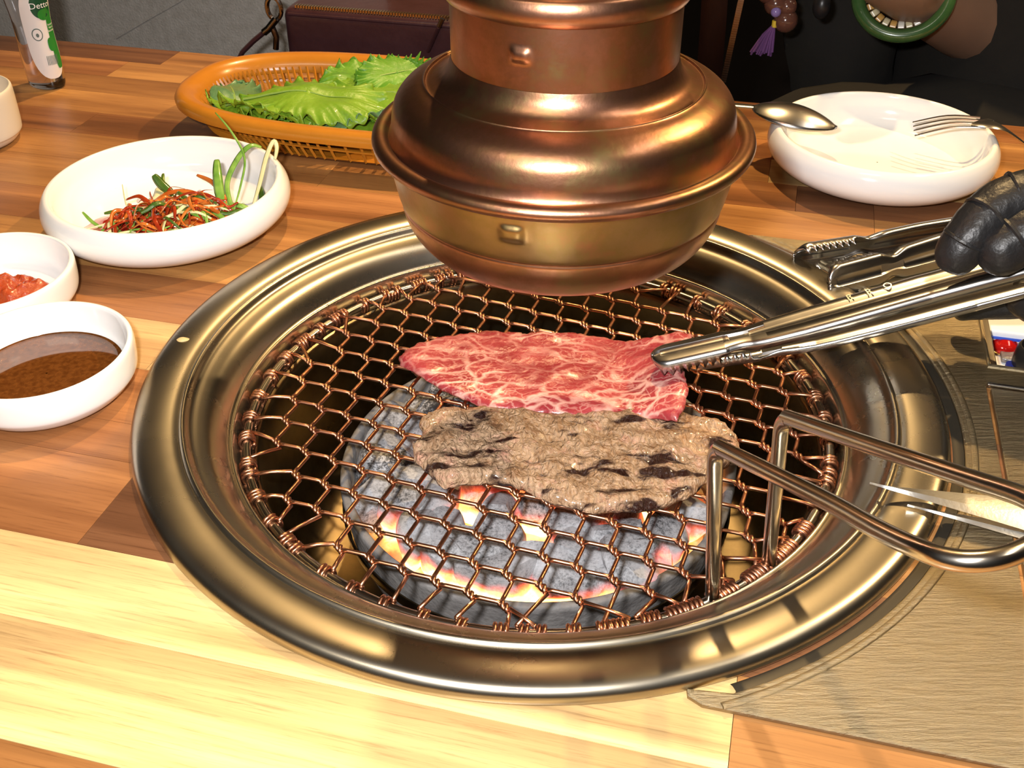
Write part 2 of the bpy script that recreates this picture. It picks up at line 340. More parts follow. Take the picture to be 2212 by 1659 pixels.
def ember_mat():
    m=bpy.data.materials.new('ember_bed'); m.use_nodes=True; N,L,b=nodes(m)
    geo=N.new('ShaderNodeNewGeometry'); n=N.new('ShaderNodeTexNoise'); n.inputs['Scale'].default_value=55; n.inputs['Detail'].default_value=4; L.new(geo.outputs['Position'],n.inputs['Vector'])
    sx=N.new('ShaderNodeSeparateXYZ'); L.new(geo.outputs['Position'],sx.inputs[0])
    mr=N.new('ShaderNodeMapRange'); mr.inputs[1].default_value=.02; mr.inputs[2].default_value=-.02; L.new(sx.outputs[1],mr.inputs[0])
    cc=ramp(N,[(.30,(.35,.02,.01)),(.42,(1,.12,.02)),(.55,(1,.36,.07)),(.68,(1,.72,.35))]); L.new(n.outputs[0],cc.inputs[0]); L.new(cc.outputs[0],b.inputs['Emission Color'])
    ln=N.new('ShaderNodeVectorMath'); ln.operation='LENGTH'; cxy=N.new('ShaderNodeCombineXYZ'); L.new(sx.outputs[0],cxy.inputs[0]); L.new(sx.outputs[1],cxy.inputs[1]); L.new(cxy.outputs[0],ln.inputs[0])
    mr2=N.new('ShaderNodeMapRange'); mr2.inputs[1].default_value=.092; mr2.inputs[2].default_value=.070; mr2.inputs[3].default_value=.12; L.new(ln.outputs['Value'],mr2.inputs[0])
    m2=N.new('ShaderNodeMath'); m2.operation='MULTIPLY'; L.new(mr.outputs[0],m2.inputs[0]); L.new(mr2.outputs[0],m2.inputs[1])
    ml=N.new('ShaderNodeMath'); ml.operation='MULTIPLY'; ml.inputs[1].default_value=7.5; L.new(m2.outputs[0],ml.inputs[0]); L.new(ml.outputs[0],b.inputs['Emission Strength'])
    b.inputs['Base Color'].default_value=(.05,.045,.045,1); b.inputs['Roughness'].default_value=1
    return m
vs=[];fs=[];n=40
for i in range(n+1):
    for j in range(n+1):
        x=-.094+.188*i/n; y=-.094+.188*j/n; r=math.hypot(x,y)
        if r>.0935: x*=.0935/r; y*=.0935/r
        vs.append((x,y,-.0815+.006*noise.noise(Vector((x*60,y*60,1)))))
for i in range(n):
    for j in range(n): fs.append((i*(n+1)+j,(i+1)*(n+1)+j,(i+1)*(n+1)+j+1,i*(n+1)+j+1))
tag(mesh('ember_bed',vs,fs,ember_mat(),loc=(0,0,-.085)),'glowing embers at the bottom of the charcoal pot','embers',kind='stuff')
def lump(cx,cy,cz,sx,sy,sz,rot,mat,seed,label,group,tilt=(0,0)):
    bm=bmesh.new(); bmesh.ops.create_icosphere(bm,subdivisions=3,radius=1)
    rot_=Matrix.Rotation(rot,3,'Z')@Matrix.Rotation(tilt[0],3,'X')@Matrix.Rotation(tilt[1],3,'Y')
    rnd=random.Random(seed); pl=[(Vector((rnd.gauss(0,1),rnd.gauss(0,1),rnd.gauss(0,.8))).normalized(),rnd.uniform(.50,.74)) for _ in range(11)]+[(Vector((rnd.uniform(-.25,.25),rnd.uniform(-.25,.25),1)).normalized(),.62)]
    for v in bm.verts:
        p=v.co.copy()
        for n_,d_ in pl:
            e=p.dot(n_)-d_
            if e>0: p-=n_*e*.98
        p*=1+.03*noise.noise(p*2.3+Vector((seed,0,0)))
        v.co=rot_@Vector((p.x*sx*1.25,p.y*sy*1.25,p.z*sz*1.25))+Vector((cx,cy,cz))
    o=bmo('charcoal_lump',bm,mat,loc=(cx,cy,cz),sharp=28)
    tag(o,label,'charcoal',group); return o
coals=[ # px,py (at z -.052), half sizes, rot, kind
 (870,860,.017,.013,.0,'d'),(900,945,.018,.012,.4,'c'),(800,905,.014,.012,.9,'c'),(760,975,.012,.018,.2,'c'),(1000,830,.016,.013,.5,'d'),(1130,800,.018,.014,.1,'d'),
 (830,1000,.012,.012,.6,'d'),(900,1030,.014,.011,.3,'c'),(815,1060,.012,.011,1.1,'c'),(1270,820,.018,.013,.8,'d'),(1400,830,.016,.013,.3,'d'),(1500,900,.015,.013,.9,'d'),(1050,920,.02,.015,.3,'d'),(1250,930,.02,.015,.7,'d'),(1420,960,.02,.015,.2,'d'),
 (950,1085,.014,.010,.8,'h'),(1050,1050,.013,.0095,.3,'h'),(1075,1105,.0125,.010,.5,'h'),(1155,1085,.010,.010,.1,'h'),(1050,1165,.013,.011,.2,'h'),(1250,1125,.012,.009,.6,'h'),(1250,1185,.012,.012,1.0,'h'),
 (985,1205,.023,.014,-.5,'h'),(895,1150,.009,.013,.3,'h'),(930,1230,.016,.008,-.7,'h'),(1055,1262,.017,.010,-.2,'h'),(1215,1245,.019,.013,-.3,'h'),(1340,1110,.013,.010,.2,'h'),(1340,1160,.012,.009,.1,'h'),
 (1375,1215,.015,.015,.2,'h'),(1290,1262,.012,.009,.2,'h'),(1500,1120,.012,.014,.4,'h'),(1480,1180,.013,.010,.9,'h'),(1440,1255,.012,.007,.6,'h'),(1350,1270,.010,.006,.3,'h'),(880,1085,.010,.009,.3,'h'),(1150,1020,.014,.011,.4,'h'),(1300,1040,.014,.011,.4,'h'),(1430,1060,.012,.011,.4,'h'),(960,1150,.010,.010,.4,'h')]
ordn=['first','second','third','fourth','fifth','sixth','seventh','eighth','ninth','tenth']
clab={}
for kd_,nm_ in (('h','glowing ash grey'),('c','pale ashed'),('d','dark unlit')):
    g_=sorted([q for q in coals if q[5]==kd_],key=lambda q:-q[1]); nrow=5 if kd_=='h' else 2
    per=-(-len(g_)//nrow)
    for ri_ in range(nrow):
        for ci_,q in enumerate(sorted(g_[ri_*per:(ri_+1)*per])):
            clab[q]='%s charcoal lump, %s from left in the %s such row from the front'%(nm_,ordn[ci_],ordn[ri_])
for k,(px,py,sx,sy,rt,kd) in enumerate(coals):
    p=at(px,py,-.055); r=math.hypot(p.x,p.y); mr=.0975-max(sx,sy)
    if r>mr: p.x*=mr/r; p.y*=mr/r
    hh=.0125
    lump(p.x,p.y,-.0600+random.uniform(-.002,.002),sx*1.28,sy*1.28,hh*1.25,rt,{'h':HOT,'c':COLD,'d':DARKC}[kd],k+11,
      clab[(px,py,sx,sy,rt,kd)],
      {'h':'glowing charcoal lumps','c':'ashed cold charcoal lumps','d':'dark charcoal lumps'}[kd],tilt=(random.uniform(-.25,.25),random.uniform(-.25,.25)))

# ------------------------------------------------------------------ the wire net
NZ=-.0188; RZ=-.0205; RR=.1487
net=thing('grill_net','copper coloured hexagonal wire net with a steel rim and long handle on the grill','grill net',(0,0,-.0232))
ring=[(RR*math.cos(2*PI*i/180),RR*math.sin(2*PI*i/180),RZ) for i in range(180)]
sweep('rim',ring,.0026,RODM,net,sides=12,closed=True,label='polished steel rim rod')
O=Vector((-.07643,-.08602)); A1=Vector((.01479,-.00697)); A2=Vector((.00127,.01777)); E2=Vector((.00465,-.00612)); E1=A1-E2; E3=-(A2+E2)
WR=.00104
def Rn(i,j): return O+A1*i+A2*j
def inside(i,j): return (Rn(i,j)+E2*.5).length<.1385
pn=Vector((-E2.y,E2.x)).normalized()
def twist_pts(i,j,ph):
    b=Rn(i,j); out=[]
    for k in range(10):
        t=k/9; th=ph+2*PI*1.25*t-.4
        q=b+E2*(.04+.92*t)+pn*(WR*.95*math.cos(th)); out.append(Vector((q.x,q.y,NZ+WR*.95*math.sin(th))))
    return out
def coil(ang,turns,sgn):
    t=Vector((-math.sin(ang),math.cos(ang),0)); c=Vector((RR*math.cos(ang),RR*math.sin(ang),RZ)); n_=Vector((math.cos(ang),math.sin(ang),0)); pts=[]
    rr=.0026+WR*1.02; N_=int(turns*14)
    for k in range(N_+1):
        th=PI*.75-2*PI*turns*k/N_ if True else 0
        s=(k/N_-.5)*turns*WR*2.15*sgn
        a2=ang+s/RR
        cc=Vector((RR*math.cos(a2),RR*math.sin(a2),RZ)); nn=Vector((math.cos(a2),math.sin(a2),0))
        pts.append(cc+nn*(rr*math.cos(th))+Vector((0,0,rr*math.sin(th))))
    return pts
def hit(p,d):
    # distance to the rim from p along d in plan
    b=p.dot(d); c=p.length_squared-(RR-.002)**2; return -b+math.sqrt(max(b*b-c,0))
used=[]
wires=0
for s in range(-30,50):
    # staircase: (i,j) with i+j = s or s+1
    seq=[]
    for k in range(-26,30):
        seq.append((k,s-k,'A')); seq.append((k+1,s-k,'B'))
    # A: leaves by E1 ; B: leaves by E3
    run=[]
    runs=[]
    for q in seq:
        if inside(q[0],q[1]): run.append(q)
        elif run: runs.append(run); run=[]
    if run: runs.append(run)
    for run in runs:
        pts=[]
        q0=run[0]; q1=run[-1]
        start=Rn(q0[0],q0[1]); din=(E3 if q0[2]=='A' else E1).normalized()
        end=Rn(q1[0],q1[1])+E2; dout=(E1 if q1[2]=='A' else E3).normalized()
        def rimend(p,d):
            t=hit(p,d)
            # bend towards the rim's normal when the run would be long
            q=p+d*min(t,.012)
            if t>.012: q=q.normalized()*(RR-.002)
            ang=math.atan2(q.y,q.x)
            for z_ in range(8):
                clash=[u for u in used if abs(math.atan2(math.sin(u-ang),math.cos(u-ang)))<.036]
                if not clash: break
                ang+= .013 if math.sin(ang-clash[0])>0 else -.013
            used.append(ang); return ang
        a0=rimend(start,-din); a1=rimend(end,dout)
        t0=random.choice([2,2.25,2.9]); t1=random.choice([2,2.25])
        # denser winding near the handle
        def near(a): return abs(math.atan2(math.sin(a+.95),math.cos(a+.95)))<.42
        if near(a0): t0=4
        if near(a1): t1=4
        c0=coil(a0,t0,random.choice((-1,1))); c1=coil(a1,t1,random.choice((-1,1)))
        sweep('wire_coil',c0,WR,COPW,net,sides=6,sharp=180); sweep('wire_coil',c1,WR,COPW,net,sides=6,sharp=180)
        pts.append(c0[0].copy()); 
        f0=twist_pts(q0[0],q0[1],0 if q0[2]=='A' else PI)
        pts.append(c0[0].lerp(f0[0],.45)+Vector((0,0,.0005)))
        for k,q in enumerate(run):
            tp=twist_pts(q[0],q[1],0 if q[2]=='A' else PI)
            if k>0:
                pts.append(pts[-1].lerp(tp[0],.2)+Vector((0,0,.0002))); pts.append(pts[-2].lerp(tp[0],.8))
            pts+=tp
        pts.append(pts[-1].lerp(c1[-1],.5)+Vector((0,0,.0004))); pts.append(c1[-1].copy())
        sweep('mesh_wire',pts,WR,COPW,net,sides=6,sharp=180); wires+=1
# handle: hairpin rod rising from two posts on the rim
B1=at(1540,1300,RZ); B2=at(1672,1235,RZ)
def onrim(p): q=Vector((p.x,p.y)).normalized()*RR; return Vector((q.x,q.y,RZ))
B1=onrim(B1);B2=onrim(B2)
T1=Vector((*(at(1545,962,.064).xy),.064)); T2=Vector((*(at(1690,898,.064).xy),.064))
zE=.118
L1=[at(1775,1076,.091),at(1900,1146,.104),at(2000,1192,.113),at(2060,1210,.116),at(2120,1212,zE),at(2180,1200,.119),at(2240,1172,.119),at(2272,1140,.119),at(2262,1108,.118),at(2212,1074,.116),at(2100,1036,.108),at(1960,989,.096)]
def fillet(P,idx,r,n=5):
    out=[]
    for i,p in enumerate(P):
        if i in idx:
            a=(P[i-1]-p).normalized()*r; b=(P[i+1]-p).normalized()*r
            for k in range(n+1):
                t=k/n; out.append((p+a)*(1-t)**2+p*2*t*(1-t)+(p+b)*t*t)
        else: out.append(p)
    return out
hp=fillet([B1+Vector((0,0,.002)),T1]+L1+[T2,B2+Vector((0,0,.002))],{1,len(L1)+2},.008)
hp=[hp[0]]+[Vector(q) for q in smoothprof([tuple(x) for x in hp[1:-1]],4)]+[hp[-1]]
sweep('handle',hp,.0031,RODM,net,sides=14,label='bent steel rod handle rising from the rim')

# ------------------------------------------------------------------ exhaust hood
HX,HY=.0094,-.0018
hood=thing('exhaust_hood','copper and brass extraction hood hanging low over the grill','hood',(HX,HY,.085))
def dent(th0,z0,wt,wz,depth):
    def f(a,r,z):
        da=math.atan2(math.sin(a-th0),math.cos(a-th0))*r; dz=z-z0
        k=math.exp(-((abs(da)/(wt*.8))**4))*math.exp(-((abs(dz)/(wz*.8))**4))
        k2=max(0,1-(abs(da)/(wt*.6))**2)*max(0,1-(abs(dz)/(wz*.6))**2)
        return r+depth*k,z
    return f
def thetaof(px,py,r,z):
    p=at(px,py,z); return math.atan2(p.y-HY,p.x-HX)
band=smoothprof([(.0775,.1345),(.0762,.1320),(.0755,.127),(.0745,.120),(.0730,.1125),(.0722,.1098)],10)
t_=thetaof(1105,505,.0745,.1235)
lathe('lower_band',band,HX,HY,COPPER2,hood,segs=720,fn=dent(t_,.1235,.0058,.0042,.0014),sharp=50)
lathe('bowl_lip',smoothprof([(.0722,.1098),(.0714,.1088),(.0716,.1070),(.0705,.1020),(.0680,.0965),(.0640,.0915),(.0585,.0875),(.0545,.0862),(.0520,.0868),(.0540,.0890),(.060,.094),(.066,.105),(.070,.128)],5),HX,HY,COPPER,hood,segs=160)
lathe('dome',smoothprof([(.0475,.1700),(.0490,.1655),(.0520,.1618),(.0560,.1600),(.0583,.1594),(.0586,.1600),(.0592,.1603),(.0600,.1596),(.0640,.1580),(.0690,.1548),(.0722,.1505),(.0736,.1450),(.0742,.1400),(.0752,.1375),(.0768,.1360)],5),HX,HY,COPPER,hood,segs=200,sharp=50)
lathe('rolled_rim',[(.0790+.0038*math.cos(a),.1358+.0034*math.sin(a)) for a in [2*PI*k/16 for k in range(16)]],HX,HY,COPPER,hood,segs=160,closed=True,label='rolled copper rim')
duct=[(.0475,.1700),(.0472,.175),(.0472,.185),(.0473,.1935)]
dp=[]
for k in range(30): dp.append((.0474,.1690+.0262*k/29))
t2_=thetaof(1110,125,.0474,.1845)
lathe('collar',dp,HX,HY,COPPER,hood,segs=720,fn=dent(t2_,.1835,.0048,.0032,.0012),sharp=50)
lathe('bead',smoothprof([(.0474,.1950),(.0492,.1950),(.0506,.1975),(.0508,.2010),(.0498,.2040),(.0482,.2055),(.0478,.2075),(.0478,.2110),(.0492,.2125),(.0495,.2150),(.0480,.2170)],5),HX,HY,COPPER,hood,segs=160)
lathe('duct',[(.0478,.2170),(.0478,1.549)],HX,HY,COPPER,hood,segs=96)
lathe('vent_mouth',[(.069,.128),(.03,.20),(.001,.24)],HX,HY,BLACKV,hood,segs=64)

# ------------------------------------------------------------------ side panel with compartment and lid
panel=thing('steel_side_panel','scratched steel panel beside the grill with a lid and an open compartment','panel',(*uv(.35,0).xy,0))
def arcpoly(r,u_max,vf,vb,crn=.008):
    P=[]
    a0=math.atan2(vf,math.sqrt(r*r-vf*vf)); a1=math.atan2(vb,math.sqrt(r*r-vb*vb))
    u0=r*math.cos(a0)
    # rounded front tip
    P.append((u0+.002,vf-.0005)); P.append((u0-.0035,vf+.0022)); P.append((u0-.0042,vf+.0055))
    n=60
    for k in range(1,n+1):
        a=a0+.035+(a1-a0-.035)*k/n; P.append((r*math.cos(a),r*math.sin(a)))
    P.append((u_max,vb)); P.append((u_max,vf-.0005))
    return P
PP=arcpoly(.2062,.72,-.1797,.184)
# stand the far corner clear
bm=bmesh.new(); bv=[bm.verts.new(uv(u,v,.0006)) for u,v in PP]; f=bm.faces.new(bv); bmesh.ops.recalc_face_normals(bm,faces=bm.faces)
e=bmesh.ops.extrude_face_region(bm,geom=list(bm.faces)); bmesh.ops.translate(bm,vec=(0,0,.0020),verts=[v for v in e['geom'] if isinstance(v,bmesh.types.BMVert)])
bmesh.ops.recalc_face_normals(bm,faces=bm.faces)
te=[ed for ed in bm.edges if all(v.co.z>.002 for v in ed.verts)]
bmesh.ops.bevel(bm,geom=te,offset=.0013,segments=3,profile=.5,affect='EDGES')
po=bmo('panel_sheet',bm,PANELM,panel,sharp=50)
c2=mesh('cutter',*uvbox((.225,.068,-.1),(.418,.160,.1)),None,smooth=False)
c3=mesh('cutter',*uvbox((.2205,-.145,-.1),(.42,.050,.1)),None,smooth=False)
boolean(po,[c2,c3])
for c in (cuto,c2,c3): bpy.data.objects.remove(c)
po.data.polygons.foreach_set('use_smooth',[False]*len(po.data.polygons))
# recessed circular lip that borders the ring
gv=[];gf=[]
for k in range(101):
    a=YAW-.98+1.78*k/100
    for rr_,zz_ in ((.2012,.0003),(.2030,.0012),(.2060,.0012),(.2062,.0004)): gv.append((rr_*math.cos(a),rr_*math.sin(a),zz_))
for k in range(100):
    for q in range(3): gf.append((k*4+q,k*4+4+q,k*4+5+q,k*4+1+q))
mesh('ring_gasket',gv,gf,M('dark_gasket',(.05,.045,.035),.4,.6),panel)
# raised border bead beside the ring
bd=[Vector((.2105*math.cos(a),.2105*math.sin(a),.0027)) for a in [YAW-1.02+ (2.05)*k/80 for k in range(81)]]
sweep('border_bead',bd,.0016,PANELM,panel,sides=8,flat=.5,up=Vector((0,0,1)))
rbox('lid',(.2228,-.1427,-.0010),(.4177,.0475,.0026),.0008,PANELM,panel,X=UU,Y=VV)
rbox('lid_lip',(.2212,.0484,.0022),(.4190,.0508,.0040),.0006,CHROME,panel,X=UU,Y=VV,label='bright raised lip along the lid')
rbox('slot_floor',(.2190,-.147,-.0006),(.4215,.0525,-.0001),0,BLACKV,panel,X=UU,Y=VV)
# compartment: four thin walls and a floor
TRM=M('tray_steel',(.42,.37,.29),.35,1,rvar=.1)
def wallp(lo,hi,nm): rbox(nm,lo,hi,.0004,TRM,panel,X=UU,Y=VV,seg=1)
wallp((.2238,.067,-.05),(.2248,.161,.0008),'compartment_wall'); wallp((.4182,.067,-.05),(.4192,.161,.0008),'compartment_wall')
wallp((.225,.0668,-.05),(.418,.0678,.0008),'compartment_wall'); wallp((.225,.1602,-.05),(.418,.1612,.0008),'compartment_wall')
wallp((.2238,.0668,-.052),(.4192,.1612,-.0502),'compartment_floor')
# rolled edge round the opening
ed=[uv(.2235,.0665,.003),uv(.4195,.0665,.003),uv(.4195,.1615,.003),uv(.2235,.1615,.003)]
sweep('opening_rim',ed,.0018,PANELM,panel,sides=8,closed=True,flat=.7)
# inner folded flange
rbox('flange',(.2265,.070,-.012),(.2310,.158,-.004),.001,TRM,panel,X=UU,Y=VV)
# ---- contents of the compartment
WHITEP=M('white_glossy_card',(.80,.82,.86),.3)
bx_=thing('white_box','white box with a thin blue line in the open compartment','box',uv(.30,.135,-.05))
rbox('box_body',(.233,.128,-.0498),(.40,.158,-.012),.002,WHITEP,bx_,X=UU,Y=VV)
rbox('blue_line',(.2335,.1268,-.0165),(.3995,.1279,-.0153),0,M('blue_print',(.03,.10,.62),.4),bx_,X=UU,Y=VV)
tr_=thing('white_packet','white flat packet lying in the compartment in front of the box','packet',uv(.30,.09,-.05))
rbox('packet_body',(.2330,.072,-.0498),(.40,.1255,-.024),.003,WHITEP,tr_,X=UU,Y=VV)
def disc(name,c,r,h,mat,parent=None,dome=0,segs=32,**kw):
    pr=[(.0005,c.z+h+dome),(r*.5,c.z+h+dome*.8),(r*.85,c.z+h+dome*.35),(r*.97,c.z+h),(r,c.z+h-.001),(r,c.z),(.0005,c.z)]
    return lathe(name,pr,c.x,c.y,mat,parent,segs=segs,**kw)
pc=at(2166,752,-.0238); pc.z=-.0238
rc=thing('red_bottle_cap','shiny red domed bottle cap beside the white packet','cap',(pc.x,pc.y,pc.z))
disc('cap_shell',pc,.0085,.004,M('red_lacquer',(.55,.01,.008),.12,.3,coat=1),rc,dome=.0045)
lathe('cap_rim',[(.0088+.0006*math.cos(a),pc.z+.0008+.0006*math.sin(a)) for a in [2*PI*k/8 for k in range(8)]],pc.x,pc.y,M('gold_rim',(.8,.45,.15),.25,1),rc,segs=40,closed=True)
pc=at(2224,802,-.0238); pc.z=-.0238
bc=thing('black_jar','round black jar with an open top at the compartment front','jar',(pc.x,pc.y,pc.z))
lathe('jar_wall',smoothprof([(.001,pc.z+.0004),(.009,pc.z+.0004),(.0105,pc.z+.004),(.0105,pc.z+.012),(.0095,pc.z+.016),(.008,pc.z+.0155),(.008,pc.z+.006),(.001,pc.z+.005)],3),pc.x,pc.y,BLACKP,bc,segs=40)
disc('jar_content',Vector((pc.x,pc.y,pc.z+.0055)),.0078,.004,M('brown_paste',(.10,.05,.025),.4),bc)
pc=at(2184,800,-.0238); pc.z=-.0238
bl=tag(disc('blue_cap',pc,.0038,.004,M('blue_plastic',(.01,.02,.20),.3),loc=tuple(pc)),'small dark blue cap beside the black jar','cap')
pc=at(2222,758,-.0238); pc.z=-.0238
tag(disc('orange_cap',pc,.0065,.006,M('orange_plastic',(.8,.14,.06),.35),loc=tuple(pc),dome=.001),'orange cap at the right end of the compartment','cap')
pc=at(2196,778,-.0238)
gp=tag(rbox('grey_sachet',(-.009,-.005,0),(.009,.005,.003),.001,M('clear_film',(.20,.19,.19),.15,.4,bump=.6,bscale=300),o=Vector((pc.x,pc.y,-.0238)),X=UU,Y=VV,loc=(pc.x,pc.y,-.0238)),'small grey transparent sachet beside the red cap','sachet')

# ------------------------------------------------------------------ plates
PLP=smoothprof([(.0005,.0018),(.040,.0018),(.0435,.0004),(.047,.0004),(.055,.0022),(.066,.0065),(.0735,.0125),(.0763,.0185),(.0757,.0250),(.0730,.0300),(.0708,.0315),(.0690,.0310),(.0678,.028),(.0665,.020),(.0620,.0125),(.054,.0085),(.030,.0075),(.0005,.0075)],4)
def plate(cx,cy,label,s=1.0):
    return tag(lathe('deep_plate',[(r*s,z*s) for r,z in PLP],cx,cy,CERAM,segs=128,loc=(cx,cy,0),sharp=180),label,'plate')
PL=Vector((-.2302,.1726)); PRt=Vector((.2428,.2503))
plate(PL.x,PL.y,'white deep plate holding dressed green onion shreds'); plate(PRt.x,PRt.y,'empty white deep plate with fork and spoon resting on its rim',1.01)
def bowlp(R_,h): return smoothprof([(.0005,.002),(R_*.62,.002),(R_*.68,.0003),(R_*.75,.0003),(R_*.86,.0020),(R_*.95,.0065),(R_*.985,.010),(R_,h*.75),(R_*.995,h*.95),(R_*.965,h),(R_*.935,h*.97),(R_*.915,h*.75),(R_*.86,h*.38),(R_*.74,h*.24),(R_*.4,h*.20),(.0005,h*.20)],4)
SC=Vector((-.2475,-.0036)); SR=.0450; SH=.0245
tag(lathe('sauce_bowl',bowlp(SR,SH),SC.x,SC.y,CERAM,segs=96,loc=(SC.x,SC.y,0),sharp=180),'small white bowl of thin brown dipping sauce, nearest on the left','bowl')
RC=Vector((-.3034,.0745))
tag(lathe('sauce_bowl',bowlp(.0450,.0245),RC.x,RC.y,CERAM,segs=96,loc=(RC.x,RC.y,0),sharp=180),'small white bowl with red chilli paste, between plate and brown sauce','bowl')
tc_=at(-72,250,.02)
tag(lathe('side_bowl',bowlp(.036,.04),tc_.x,tc_.y,M('cream_ceramic',(.72,.66,.56),.25),segs=72,loc=(tc_.x,tc_.y,0),sharp=180),'cream bowl cut by the left edge of the picture','bowl')
# brown dipping sauce with darker deep part
def liquid(m,c0,c1):
    N,L,b=nodes(m); tc=N.new('ShaderNodeNewGeometry'); n=N.new('ShaderNodeTexNoise'); n.inputs['Scale'].default_value=420; n.inputs['Detail'].default_value=6; L.new(tc.outputs['Position'],n.inputs['Vector'])
    r=ramp(N,[(.35,c0),(.6,c1)]); L.new(n.outputs[0],r.inputs[0]); L.new(r.outputs[0],b.inputs['Base Color']); b.inputs['Roughness'].default_value=.06
BS=bpy.data.materials.new('soy_dip'); BS.use_nodes=True; liquid(BS,(.085,.026,.005),(.135,.045,.009))
N,L,b=nodes(BS); b.inputs['Coat Weight'].default_value=1
rad=SR*.835; pr=[(.0005,.0088),(rad*.6,.0088),(rad*.93,.0088),(rad*.985,.0090),(rad,.0094),(rad,.0085),(.0005,.006)]
tag(lathe('dipping_sauce',pr,SC.x,SC.y,BS,segs=80,loc=(SC.x,SC.y,.006)),'thin brown sesame dipping sauce pooled in the nearest bowl','sauce')
def blob(name,cx,cy,z0,rx,ry,h,mat,seed,amp=.35,freq=90,nr=26,na=56,loc=None,rot=0,**kw):
    vs=[(cx,cy,z0+h*(1+amp*noise.noise(Vector((seed,0,0)))))]; fs=[]
    for i in range(1,nr+1):
        t=i/nr
        for j in range(na):
            a=2*PI*j/na; k=1+.18*noise.noise(Vector((math.cos(a)*1.7+seed,math.sin(a)*1.7,0)))
            lx=rx*t*k*math.cos(a); ly=ry*t*k*math.sin(a)
            x=cx+lx*math.cos(rot)-ly*math.sin(rot); y=cy+lx*math.sin(rot)+ly*math.cos(rot)
            z=z0+h*(1-t**2.6)*(1+amp*noise.noise(Vector((x*freq,y*freq,seed)))+amp*.5*noise.noise(Vector((x*freq*2.7,y*freq*2.7,seed))))
            vs.append((x,y,z))
    for j in range(na): fs.append((0,1+j,1+(j+1)%na))
    for i in range(nr-1):
        for j in range(na):
            a=1+i*na+j; b_=1+i*na+(j+1)%na; fs.append((a,a+na,b_+na,b_))
    return mesh(name,vs,fs,mat,loc=loc or (cx,cy,z0),sharp=180,**kw)
PASTE=M('chilli_paste',(.33,.04,.012),.18,var=[(.42,.075,.02)],vscale=220,bump=.5,bscale=380,coat=.5)
p_=at(18,625,.012)
tag(blob('chilli_paste',p_.x,p_.y,.0055,.026,.021,.012,PASTE,3.1,amp=.5,freq=120),'red brown chilli paste heaped in the small bowl','paste')
# ------------------------------------------------------------------ onion salad on the left plate
SAUCE=M('red_dressing',(.30,.015,.008),.08,coat=1)
p_=at(370,470,.010)
sc_=tag(blob('red_dressing',PL.x-.001,PL.y-.018,.0079,  .052,.032,.0050,SAUCE,5.3,amp=.45,freq=60,rot=.12),'thin red chilli dressing pooled on the deep plate','sauce')
def shm(name,c0,c1,rough=.25):
    return M(name,c0,rough,var=[c1],vscale=90,vdet=2,coat=.4)
SH={'o':shm('sauced_shred',(.42,.085,.012),(.55,.17,.03),.12),'w':shm('pale_shred',(.70,.68,.42),(.62,.60,.30)),'g':shm('green_shred',(.10,.26,.03),(.24,.42,.08)),'d':shm('dark_shred',(.035,.10,.015),(.10,.16,.02)),'r':shm('red_shred',(.20,.014,.006),(.40,.05,.01),.1)}
def ribbon(pts,wid,mat,label,group='onion shreds on the deep plate',name='onion_shred',flat=.22):
    P=smoothprof([tuple(Vector(p)) for p in pts],6); n=len(P)
    up=Vector((random.uniform(-.4,.4),-.6,.8))
    v,f=sweep_data(P,lambda t: wid*.5*(.25+.75*math.sin(PI*min(max(t*.94+.03,0),1))**.5),6,False,flat,up)
    o=mesh(name,v,f,mat,loc=P[0],sharp=180); tag(o,label,'vegetable',group); return o
lab={'o':'thin onion shred coated in orange red dressing, in the salad heap','w':'pale white onion shred in the salad heap','g':'light green onion shred in the salad heap','d':'dark green onion shred in the salad heap','r':'red coated onion shred in the salad heap'}
random.seed(12)
for k in range(150):
    kd=random.choices('owgdr',[32,13,12,10,34])[0]
    a=random.uniform(0,2*PI); q=math.sqrt(random.random())
    cx=PL.x+.010+q*.042*math.cos(a); cy=PL.y-.021+q*.024*math.sin(a)
    hz=.013+.021*(1-q*q)*random.uniform(.3,1)
    d=random.uniform(0,2*PI); ln=random.uniform(.008,.020); bend=random.uniform(-.6,.6)
    pts=[]
    for t in (-1,-.5,0,.5,1):
        x=cx+math.cos(d)*ln*t+math.cos(d+PI/2)*bend*ln*(t*t-.4); y=cy+math.sin(d)*ln*t+math.sin(d+PI/2)*bend*ln*(t*t-.4)
        rr_=math.hypot(x-PL.x,y-PL.y)
        if rr_>.058: x=PL.x+(x-PL.x)*.058/rr_; y=PL.y+(y-PL.y)*.058/rr_
        pts.append((x,y,max(.0105,hz+.003*random.uniform(-1,1)-t*t*.004)))
    ribbon(pts,random.uniform(.0012,.0034),SH[kd],lab[kd],{'o':'orange onion shreds','w':'white onion shreds','g':'light green onion shreds','d':'dark green onion shreds','r':'red onion shreds'}[kd])
def pr3(L_): return [at(x,y,z) for x,y,z in L_]
